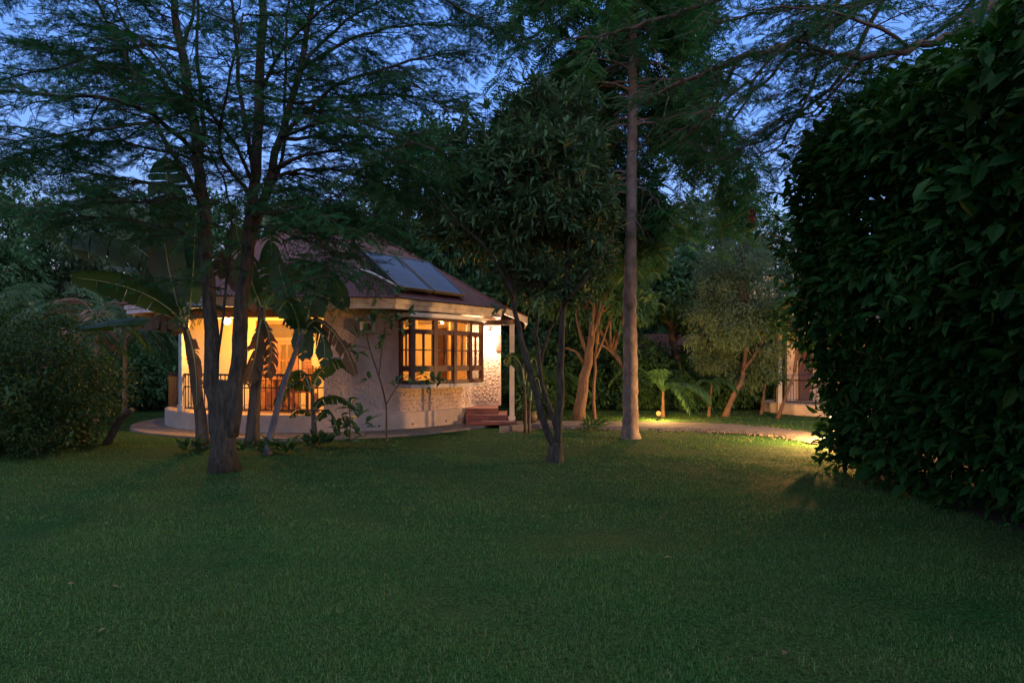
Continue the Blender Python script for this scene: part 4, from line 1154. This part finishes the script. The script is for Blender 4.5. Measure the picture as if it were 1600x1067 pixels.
for i, (px, py, lb) in enumerate(((500,697,"grassy low plant between the young banana and the plinth"),(300,705,"low leafy plant at the foot of the largest banana"),(445,708,"low leafy plant at the foot of the leaning banana"),(925,672,"low spiky plant beside the path, left of the tall trunk"),(385,708,"low leafy plant at the foot of the brown-wrapped banana"))):
    b0 = G(px, py); t = thing("low_plant", lb, "plant", b0); f = MB()
    n = 46 if px == 925 else int(rng.integers(24, 50)); sp_ = .18 if px == 925 else rng.uniform(.2, .38)
    a = rng.uniform(0, 2*math.pi, n); p = b0 + np.stack([np.cos(a)*sp_*rng.random(n), np.sin(a)*sp_*rng.random(n), rng.uniform(.02,.16,n)], 1)
    lo = .20 if px == 925 else rng.uniform(.09, .15)
    scatter(f, LEAF_LANCE if px == 925 else LEAF_OVATE, p, np.stack([np.cos(a), np.sin(a), rng.uniform(.1,1.6,n)], 1), (lo, lo*1.8), .16 if px == 925 else .42, .6)
    f.obj("leaves", L_shrub if px != 925 else L_palm, t)

# ------------------------------------------------------------------ palms
def frond(parent, b0, az, ln, rise, droop, mat, lw=.028, ll=.32, n=26):
    d = np.array([math.cos(az), math.sin(az), 0])
    q = np.array([b0 + d*ln*t*(1-.12*t) + np.array([0,0,ln*(rise*t - droop*t*t)]) for t in np.linspace(0,1,n)])
    mb = MB(); mb.tube(q, np.linspace(.014,.003,n), 4, cap=False)
    T = unit(np.gradient(q, axis=0))
    P_, D_, Sz = [], [], []
    for i in range(4, n):
        for k in range(2):
            for sd in (-1,1):
                s = np.cross(T[i], [0,0,1.0]); s = unit(s)*sd
                P_.append(q[i] + (q[i]-q[i-1])*k*.5); D_.append(unit(T[i]*.75 + s + np.array([0,0,-.35+rng.normal(0,.1)])))
                Sz.append(ll*ln*(1-.75*abs((i/n)-.45)))
    P_, D_, Sz = np.array(P_), np.array(D_), np.array(Sz)
    M = frames(D_, roll=rng.normal(0,.3,len(P_))); M = M*Sz[:,None,None]; M[:,:,0] = unit(M[:,:,0])*lw
    mb.inst(LEAF_DIAMOND[0], LEAF_DIAMOND[1], M, P_)
    return mb.obj("frond", mat, parent)
def palm(label, b0, h, nf, ln, mat=L_palm, lean=(0,0), r=.05, rise=(.5,1.2), group=None, barkm=M_bark_red, dry=0):
    t = thing("palm", label, "palm", b0, group)
    top = b0 + np.array([lean[0], lean[1], h])
    m = MB(); limb(m, [b0-[0,0,.05], b0*.5+top*.5+np.array([0,0,.0]), top], r, r*.6, .08, 9, wob=.06, flare=.5); m.obj("trunk", barkm, t, smooth=True)
    for i in range(nf):
        az = i*2.4 + rng.uniform(-.3,.3); rs = rng.uniform(*rise)
        frond(t, top + rng.normal(0,.02,3), az, ln*rng.uniform(.75,1.1), rs, rs*.55+rng.uniform(.35,.6), mat if i < nf-dry else L_palmdry)
    return t
palm("young palm lit from below by the bright garden lamp", P(1036,650,18.6)*[1,1,0], .75, 11, 1.5, rise=(.6,1.5), r=.045)
palm("small palm with yellowish fronds right of the garden lamp", P(1107,650,18.6)*[1,1,0], .95, 7, .72, r=.04, rise=(.4,.9), lean=(.10,0))
palm("small palm with arching fronds nearest the far cottage", P(1189,645,19.5)*[1,1,0], .95, 7, .75, r=.04, rise=(.4,.9), lean=(.14,0))
palm("palm with broad fronds just behind the porch post", P(838,640,19)*[1,1,0], 1.1, 9, 1.7, r=.07, rise=(.3,1.0))
for i, (px, Yp_, h, ln, dr, lb) in enumerate(((150,17,2.6,2.0,3,"palm with some dry brown fronds above the rounded shrub"),(195,18.5,2.1,1.8,3,"shorter palm with pale stem left of the largest banana"),(70,19,2.9,2.2,1,"tall palm behind the rounded shrub at far left"),(105,15.5,2.1,1.7,3,"palm with pinkish dry fronds nearest the rounded shrub"))):
    palm(lb, np.array([(px-800)/F*Yp_, Yp_, 0]), h, 12, ln, r=.07, barkm=M_bark_pale, dry=dr, rise=(.4,1.3))
# young plants by the porch
bt = thing("banana_plant", "thin young banana plant with two stems near the porch steps", "banana plant", G(822, 676))
banstem(bt, PY([(821,678),(821,640),(820,600)], 14.4), .035, .02); banstem(bt, PY([(827,678),(827,650),(829,622)], 14.5), .03, .02)
for pts, w in (([(820,602),(814,570),(800,555),(790,570)], .3), ([(820,602),(826,570),(836,560),(842,590)], .3), ([(829,625),(832,600),(840,590),(846,615)], .24), ([(820,605),(818,575),(822,545)], .3)):
    banana_leaf(bt, PY(pts, 14.45), w, L_banana, .15, .4, .1, up=(0,.8,.5))
pt = thing("plant_pot", "dark round plant pot standing beside the porch post", "pot", np.array([.42, 16.3, 0]))
m = MB(); m.lathe((.42,16.3,0), [(.10,0),(.17,.08),(.19,.2),(.16,.30),(.18,.33),(.15,.33),(.13,.27)], 18); m.obj("pot", M_iron, pt, smooth=True)
f = MB(); p, d = blob_points(40, (.42,16.3,.5), (.2,.2,.22), .2); clusters(f, LEAF_LANCE, p, d, 5, (.1,.18), .3); f.obj("foliage", L_shrub, pt)
for i,(px,py,lb) in enumerate(((842,668,"pale kerb stone beside the thin young banana"),(808,672,"pale kerb stone at the end of the porch apron"))):
    c = G(px,py); ks = MB(); ks.box(c+[0,0,.05], (.30,.18,.12), rot=.1+i*.3); o = ks.obj("kerb_stone", M_concrete); tag(o, lb, "stone")

# ------------------------------------------------------------------ garden lamps
def garden_lamp(label, c, energy, light_shield=False, grp="garden lamps along the path"):
    t = thing("garden_lamp", label, "lamp", c, grp)
    m = MB(); m.lathe(c, [(.07,0),(.07,.03),(.03,.05),(.03,.12),(.06,.13)], 14); m.obj("base", M_iron, t)
    globe(t, c + np.array([0,0,.19]), .06, M_bulb, "bulb")
    if light_shield:
        m = MB(); m.lathe(c + np.array([0,0,.50]), [(.20,0),(.17,.035),(.02,.06)], 18); m.obj("cap", M_iron, t)  # added hood that blocks upward light, keeping the glow on the grass
        for k in range(3):
            a = k*2.1; m = MB(); m.tube([c + np.array([.06*math.cos(a), .06*math.sin(a), .12]), c + np.array([.15*math.cos(a), .15*math.sin(a), .51])], .008, 5); m.obj("shield_stay", M_iron, t)
    lamp("light", t, c + np.array([0,-.02,.40]), energy, (1.0,.50,.14), .06)
garden_lamp("glowing round garden lamp on the grass at the foot of a young palm", P(1029,655,17.4)*[1,1,0], 40)
garden_lamp("garden lamp mostly hidden behind the hedge, glowing on the grass", np.array([6.05,12.7,0]), 170, True)

# ------------------------------------------------------------------ trees at the far side
def tree(label, base, trunk, limbs_, blobs, leaf, per=6, tmpl=LEAF_DIAMOND, size=(.12,.22), width=.5, bark=M_bark, name="tree", gap=-.2, gs=.8, droop=.2, r0=.16, group=None, spread=.8):
    t = thing(name, label, "tree", base, group)
    b, f = MB(), MB()
    q = limb(b, trunk, r0, r0*.4, .35, 9, wob=.04, bend=.02, flare=.35)
    for pts, ra, rb in limbs_: limb(b, pts, ra, rb, .35, 6, wob=.03, bend=.015)
    for i, (c, r, n) in enumerate(blobs):
        c = np.asarray(c, float)
        s = q[min(len(q)-1, int(len(q)*.55) + rng.integers(0, 3))]
        limb(b, [s, s*.5+c*.5+[0,0,-.15], c], .05, .012, .4, 5)
        p, d = blob_points(n, c, r, .4, gap, gs, i*2.3+base[0])
        for pp, dd in list(zip(p, d))[::6]: b.tube([c*.45+pp*.55, pp], [.010,.004], 3, cap=False)
        clusters(f, tmpl, p, d, per, size, width, spread, droop, .6, .08)
    f.obj("crown", leaf, t); b.obj("trunk", bark, t, smooth=True)
    return t
def blobset(c, R_, H_, n, each, flat=.7):
    out = []
    for i in range(n):
        a = i*2.4; u = (i+.5)/n
        z = c[2] - H_/2 + H_*u; rr = R_*math.sqrt(max(.08, 1-(2*u-1)**2))*.62
        out.append(((c[0]+math.cos(a)*rr, c[1]+math.sin(a)*rr, z), (R_*.55, R_*.55, H_*.30*flat), each))
    return out
# leaning pruned trunk lit orange
b0 = G(905, 657); Yl = b0[1]
tree("leaning tree with lopped orange-lit trunk and forked top, behind the small glossy tree", b0, PY([(903,660),(908,620),(915,580),(921,545),(928,515),(935,470),(940,430)], Yl),
     [(PY([(917,575),(905,555),(893,545),(884,543)], Yl), .05,.03), (PY([(920,555),(912,535),(904,510),(900,470)], Yl), .06,.03)],
     blobset(P(915,415,Yl), 2.0, 2.2, 7, 190), L_far, 7, LEAF_LANCE, (.16,.28), .3, M_bark_red, r0=.15, name="pruned_tree")
b0 = G(929, 655)
tree("slim young tree with straight thin lit stem beside the lopped trunk", b0, PY([(929,658),(928,600),(931,560),(932,510),(930,470)], b0[1]), [], blobset(P(935,450,b0[1]), .9, 1.0, 3, 120), L_far, 7, LEAF_LANCE, (.15,.26), .3, M_bark_red, r0=.045, name="slim_tree")
b0 = np.array([3.5, 19.5, 0])
tree("crooked tree with reddish forked branches just left of the tall pale trunk", b0, [b0, (3.2,19.5,1.2), (2.6,19.5,2.2), (2.2,19.4,3.2)], [([(3.2,19.5,1.3),(2.7,19.4,1.9),(2.1,19.3,2.2)], .06,.02), ([(2.9,19.5,1.8),(3.2,19.5,2.8),(3.1,19.5,3.6)], .06,.02)],
     blobset(np.array([2.6,19.6,3.9]), 1.6, 2.2, 6, 170), L_far, 7, LEAF_LANCE, (.15,.27), .3, M_bark_red, r0=.075, name="crooked_tree")
# fluffy grey-green tree
b0 = P(1133,658,18.4)*[1,1,0]
tree("fluffy grey-green tree with leaning orange-lit stem right of the garden lamp", b0, [b0, b0+[.35,.1,.8], b0+[.65,.3,1.6], b0+[.7,.4,3.2], b0+[.6,.5,4.8]], [([b0+[.5,.2,1.2], b0+[1.2,.3,2.2], b0+[1.5,.5,3.2]], .05,.015)],
     [((b0[0]+.5,19,6.0),(.5,.5,.8),330),((b0[0]+.55,19,5.2),(.75,.7,.8),450),((b0[0]+.45,19,4.3),(1.0,.95,.85),650),((b0[0]+.2,19,3.3),(1.05,1.0,.8),650),((b0[0]+.9,19,3.2),(1.05,1.0,.85),650),((b0[0]-.2,19,2.4),(.85,.8,.6),420),((b0[0]+1.1,19,2.2),(1.0,.9,.7),520),((b0[0]+.4,18.8,2.5),(.9,.9,.6),420),((b0[0]-.1,19.2,1.7),(.6,.6,.5),200),((b0[0]+1.2,19.1,1.5),(.7,.6,.6),240),((b0[0]+.7,19.4,1.2),(.7,.6,.6),200)],
     L_far_grey, 12, LEAF_DIAMOND, (.08,.15), .24, M_bark_red, r0=.075, name="fluffy_tree", gap=-.10, gs=1.7)
# dark broad trees behind, right of the tall trunk and behind the house
specs = [
 ("dark broad-leaved tree overhanging the garden lamp", 1065, 22.5, 3.9, 1.7, 2.2, 7, 230, L_far),
 ("pale feathery tree rising behind the fluffy grey-green tree", 1075, 27, 5.2, 2.2, 4.5, 9, 230, L_far_grey),
 ("dark tree standing behind the far cottage", 1240, 27, 4.6, 2.8, 4.4, 10, 230, L_far),
 ("tall dark tree behind the cottage, right of the roof top", 665, 26, 6.8, 2.6, 6.0, 12, 260, L_far),
 ("tree close behind the porch roof", 745, 25, 4.6, 2.4, 4.4, 10, 240, L_far),
 ("tall tree behind the small glossy tree's crown", 800, 28, 7.4, 2.8, 6.4, 12, 260, L_far),
 ("leafy tree behind the lopped trunk", 880, 24, 4.4, 2.3, 4.0, 10, 230, L_far),
 ("pale green tree seen left of the maroon roof top", 470, 30, 5.6, 2.6, 5.0, 10, 230, L_far_grey),
 ("dark tree behind the veranda side of the roof", 330, 29, 5.6, 3.0, 5.2, 10, 240, L_far),
 ("mid green tree behind the largest banana plant", 200, 25, 4.6, 2.6, 4.6, 10, 240, L_far_grey),
 ("tall tree at the far left behind the palms", 60, 26, 5.2, 3.0, 5.4, 11, 250, L_far),
 ("dense tree at the left edge of the garden", -60, 22, 4.4, 2.8, 4.6, 11, 250, L_far),
 ("pale tree right of the maroon roof top", 595, 31, 6.0, 2.6, 5.2, 10, 220, L_far_grey),
 ("tree standing behind the tall pale trunk", 965, 30, 5.0, 2.4, 4.8, 10, 230, L_far_grey),
]
for lb, px, Yd, zc, Rr, Hh, nb, each, lf in specs:
    b0 = np.array([(px-800)/F*Yd, Yd, 0.0]); c = b0 + [0,0,zc]
    tree(lb, b0, [b0-[0,0,.1], b0+[rng.normal(0,.2),0,zc*.35], b0+[rng.normal(0,.3),0,zc*.7], b0+[0,0,zc+Hh*.3]], [], blobset(c, Rr, Hh, nb, each), lf, 7, LEAF_DIAMOND, (.16,.30), .42, M_bark, r0=.17, name="garden_tree", gap=-.22, gs=.7)
for px, lb in ((1215,"bare leaning stem beside the far cottage"),):
    b0 = P(px,657,18)*[1,1,0]; 
    tree(lb, b0, [b0, b0+[.3,0,.8], b0+[.5,0,1.6], b0+[.55,0,2.2]], [], blobset(b0+np.array([.5,.2,2.6]), .8, 1.2, 3, 120), L_far, 7, LEAF_DIAMOND, (.12,.2), .4, M_bark_red, r0=.045, name="leaning_tree")
# under-storey hedge rows closing the back of the garden
row = [(-13.5,21,2.6,2.4),(-10.8,22.5,2.4,2.2),(-8.6,24,2.3,2.4),(1.2,22.5,1.9,2.4),(3.4,22.3,1.8,2.2),(5.2,22.6,1.7,1.45),(7.2,22.6,1.8,2.2),(2.2,26,2.2,3.2),(-1.2,24.5,2.0,2.6),(10.3,25.5,2.4,3.0),(-16.5,19,2.4,3.0),(13.0,23,2.6,3.4)]
places = ["at the far left behind the palms","behind the palms, left of the cottage","behind the veranda side of the cottage","behind the lopped trunk","behind the tall pale trunk","behind the garden lamp's palm","behind the fluffy grey-green tree","in deep shade between the lopped trunk and the tall trunk","behind the porch","behind the far cottage","beyond the big rounded shrub at the left edge","behind the hedge at the right edge"]
for (x, y, r, h), pl_ in zip(row, places):
    shrub("bush", "dark bush closing the garden " + pl_, "bush", (x, y), (r, r*.7, h), 900, L_far, (.13,.24), .42, gap=-.6, gs=.8)
wd_ = MB(); n = 26000
a = rng.uniform(R(28), R(152), n); rr = rng.uniform(36, 44, n)
hgt = np.array([4.2 + 2.2*noise.noise(Vector((t*9, 0, 0))) + 1.2*noise.noise(Vector((t*31, 2, 0))) for t in a])
p = np.stack([np.cos(a)*rr, np.sin(a)*rr, rng.uniform(0,1,n)**.8*hgt], 1)
clusters(wd_, LEAF_DIAMOND, p, np.stack([-np.cos(a)*.4, -np.sin(a), np.full(n,.5)], 1), 3, (.5,.9), .55, .8, .2, .8, .25)
tag(wd_.obj("far_wood", L_far), "dark belt of trees far behind the garden", None, None, "stuff")

# ------------------------------------------------------------------ far cottage and garden hut
cx, cy = 8.05, 18.9
fc_ = thing("far_cottage", "far pale cottage with lit veranda wall and dark railing, half hidden by the hedge", "cottage", (cx, cy, 0))
m = MB(); m.lathe((cx+1.6,cy+1.6,0), [(2.05,-.1),(2.05,.30),(1.9,.32)], 40); m.obj("plinth", M_plinth, fc_)
m = MB(); m.box((cx+1.6,cy+1.9,1.45), (2.6,.15,2.3)); m.obj("wall", M_plaster, fc_)
m = MB(); m.box((cx-.28,cy+.95,1.25), (.12,.12,2.4)); m.box((cx+1.2,cy-.38,1.25),(.12,.12,1.9)); m.obj("column", M_white, fc_)
m = MB(); m.box((cx+.85,cy+1.80,1.15), (.42,.06,1.7)); m.obj("door", M_wood, fc_)
m = MB()
cc = np.array([cx+1.6, cy+1.6, 0])
def cp(a, z, r=1.92): return cc + np.array([math.cos(R(a))*r, math.sin(R(a))*r, z])
for z in (.36, .98): m.tube([cp(a, z) for a in np.linspace(-170,-70,24)], .018, 5)
for a in np.arange(-170,-70,3.2): m.tube([cp(a,.33), cp(a,.98)], .009, 4)
m.obj("railing", M_iron, fc_)
m = MB(); m.lathe((cx+1.6,cy+1.6,2.35), [(2.5,0),(2.5,.04),(.1,1.5)], 8); m.obj("roof", M_roof, fc_)
c = np.array([cx+.45, cy+1.2, 2.1]); m = MB(); m.lathe(c, [(.05,.05),(.05,.24)], 10); fb = m.obj("lamp_base", M_white, fc_); globe(fb, c, .06, M_globe); lamp("veranda_light", fc_, c-[0,0,.1], 1.3, (1,.6,.3))
hx, hy = 5.2, 24.6
hut = thing("garden_hut", "small dark hut with purplish tiled roof among the trees behind the lamp", "hut", (hx, hy, 0))
m = MB(); m.box((hx,hy,.85), (1.9,1.6,1.7)); m.obj("wall", M_wood, hut)
m = MB(); m.add([(hx-1.15,hy-1.1,1.70),(hx+1.15,hy-1.1,1.70),(hx+1.15,hy,2.5),(hx-1.15,hy,2.5),(hx-1.15,hy+1.1,1.70),(hx+1.15,hy+1.1,1.70),(hx-1.15,hy-1.1,1.62),(hx+1.15,hy-1.1,1.62),(hx-1.15,hy+1.1,1.62),(hx+1.15,hy+1.1,1.62)], [(0,1,2,3),(3,2,5,4),(6,7,1,0),(8,9,5,4),(0,3,4,8,6),(1,7,9,5,2)]); m.obj("roof", M_roof, hut)
m = MB(); m.box((hx-.1,hy-.83,.8),(.7,.05,1.5)); m.obj("door", M_wood, hut)

# ------------------------------------------------------------------ grass and litter
TRUNKS = [(*G(px_, py_)[:2], r_) for px_, py_, r_ in ((350,733,.30),(868,722,.20),(985,684,.30),(318,698,.25),(394,692,.25),(418,708,.18),(604,697,.1),(905,657,.25))]
gr = MB()
BL = (np.array([[-.5,0,0],[.5,0,0],[.15,.25,.6],[0,.75,1.0],[-.2,.25,.6]]), [np.array([[0,1,2,4]]), np.array([[4,2,3]])])
def blades(n, y0, y1, h, w):
    y = np.sqrt(rng.uniform(y0*y0, y1*y1, n)); x = rng.uniform(-.82, .82, n)*y
    k = np.ones(n, bool)
    dx, dy = x - C0[0], y - C0[1]; k &= dx*dx + dy*dy > 4.5**2
    k &= ~((x > 4.74+.06*(y-9)+.1*np.sin(y*3)) & (y < 10))
    a_ = np.array([p[1] for p in a_near]); 
    yn = np.interp(x, [p[0] for p in a_near], a_); yf = np.interp(x, [p[0] for p in a_far], [p[1] for p in a_far])
    k &= ~((y > yn) & (y < yf) & (x > -.6))
    for (tx_, ty_, tr_) in TRUNKS: k &= (x-tx_)**2 + (y-ty_)**2 > (tr_*(1+.35*np.sin(7*np.arctan2(y-ty_, x-tx_))))**2
    x, y = x[k], y[k]; n = len(x)
    dens = np.array([noise.noise(Vector((a*1.1, b*1.1, 0))) + .5*noise.noise(Vector((a*3.7, b*3.7, 4))) for a, b in zip(x, y)])
    k = rng.uniform(-.9, .7, n) < dens*1.2 + .10
    x, y = x[k], y[k]; dens = dens[k]; n = len(x)
    az = rng.uniform(0, 2*math.pi, n); hh = rng.uniform(.5, 1.25, n)*h*(1+.5*dens); ww = rng.uniform(.7,1.3,n)*w; ln = rng.uniform(.2,1.6,n)
    c, s = np.cos(az), np.sin(az)
    M = np.zeros((n,3,3))
    M[:,0,0] = c*ww; M[:,1,0] = s*ww
    M[:,0,1] = -s*hh*ln; M[:,1,1] = c*hh*ln; M[:,2,2] = hh
    gr.inst(BL[0], BL[1], M, np.stack([x, y, gz(x,y)-.002], 1))
a_near = sorted([tuple(G(*p)[:2]) for p in near]); a_far = sorted([tuple(G(*p)[:2]) for p in far_])
blades(230000, 2.6, 6.0, .023, .0044)
blades(170000, 6.0, 11.0, .026, .0068)
blades(80000, 11.0, 21.0, .032, .011)
# longer tufts that the mower missed
n = 260
ty = np.sqrt(rng.uniform(8, 240, n)); tx = rng.uniform(-.8, .8, n)*ty
k = ((tx-C0[0])**2 + (ty-C0[1])**2 > 4.7**2) & ~((tx > 4.3) & (ty < 10.2)); tx, ty = tx[k], ty[k]; n = len(tx)
per = 22; px_ = np.repeat(tx, per) + rng.normal(0, .035, n*per); py_ = np.repeat(ty, per) + rng.normal(0, .035, n*per); n = n*per
az = rng.uniform(0, 2*math.pi, n); hh = rng.uniform(.03, .065, n); ww = rng.uniform(.004, .007, n); ln = rng.uniform(.2, 1.4, n); c, s_ = np.cos(az), np.sin(az)
M = np.zeros((n,3,3)); M[:,0,0] = c*ww; M[:,1,0] = s_*ww; M[:,0,1] = -s_*hh*ln; M[:,1,1] = c*hh*ln; M[:,2,2] = hh
gr.inst(BL[0], BL[1], M, np.stack([px_, py_, gz(px_, py_)-.002], 1))
tag(gr.obj("lawn_grass", L_grass), "short mown lawn grass with worn patches", None, None, "stuff")
ed = MB(); n = 420
t_ = rng.uniform(0, 59, n); i_ = t_.astype(int); side_ = rng.random(n) < .75
pe = np.where(side_[:, None], a_line[i_]*(1-(t_-i_))[:, None] + a_line[np.minimum(i_+1, 59)]*(t_-i_)[:, None], b_line[i_])
pe = pe + rng.normal(0, .15, (n, 3))*[1, 1, 0] + [0, 0, .005]
PEB = (np.array([[-.5,-.4,0],[.45,-.5,0],[.5,.4,0],[-.4,.5,0],[-.3,-.25,.5],[.3,-.3,.42],[.28,.3,.5],[-.25,.28,.38]]), [np.array([[0,1,5,4],[1,2,6,5],[2,3,7,6],[3,0,4,7],[4,5,6,7]])])
scatter(ed, PEB, pe, np.stack([rng.normal(size=n), rng.normal(size=n), np.zeros(n)], 1), (.015, .06), 1.3, .3)
tag(ed.obj("path_edging", plain("edge_stones", (0.075,0.06,0.05), 1.0, var=.5, scale=12)), "small stones and clods along the path edge", None, None, "stuff")
lt = MB(); n = 45
y = np.sqrt(rng.uniform(9, 260, n)); x = rng.uniform(-.7,.7,n)*y
k = ((x-C0[0])**2+(y-C0[1])**2 > 4.6**2) & ~((x > 4.0) & (y < 10)); x, y = x[k], y[k]; n = len(x)
scatter(lt, LEAF_OVATE, np.stack([x,y,gz(x,y)+.03],1), np.stack([rng.normal(size=n),rng.normal(size=n),rng.normal(0,.15,n)],1), (.04,.075), .5, .3)
tag(lt.obj("leaf_litter", M_litter), "dry leaves scattered on the lawn", None, None, "stuff")
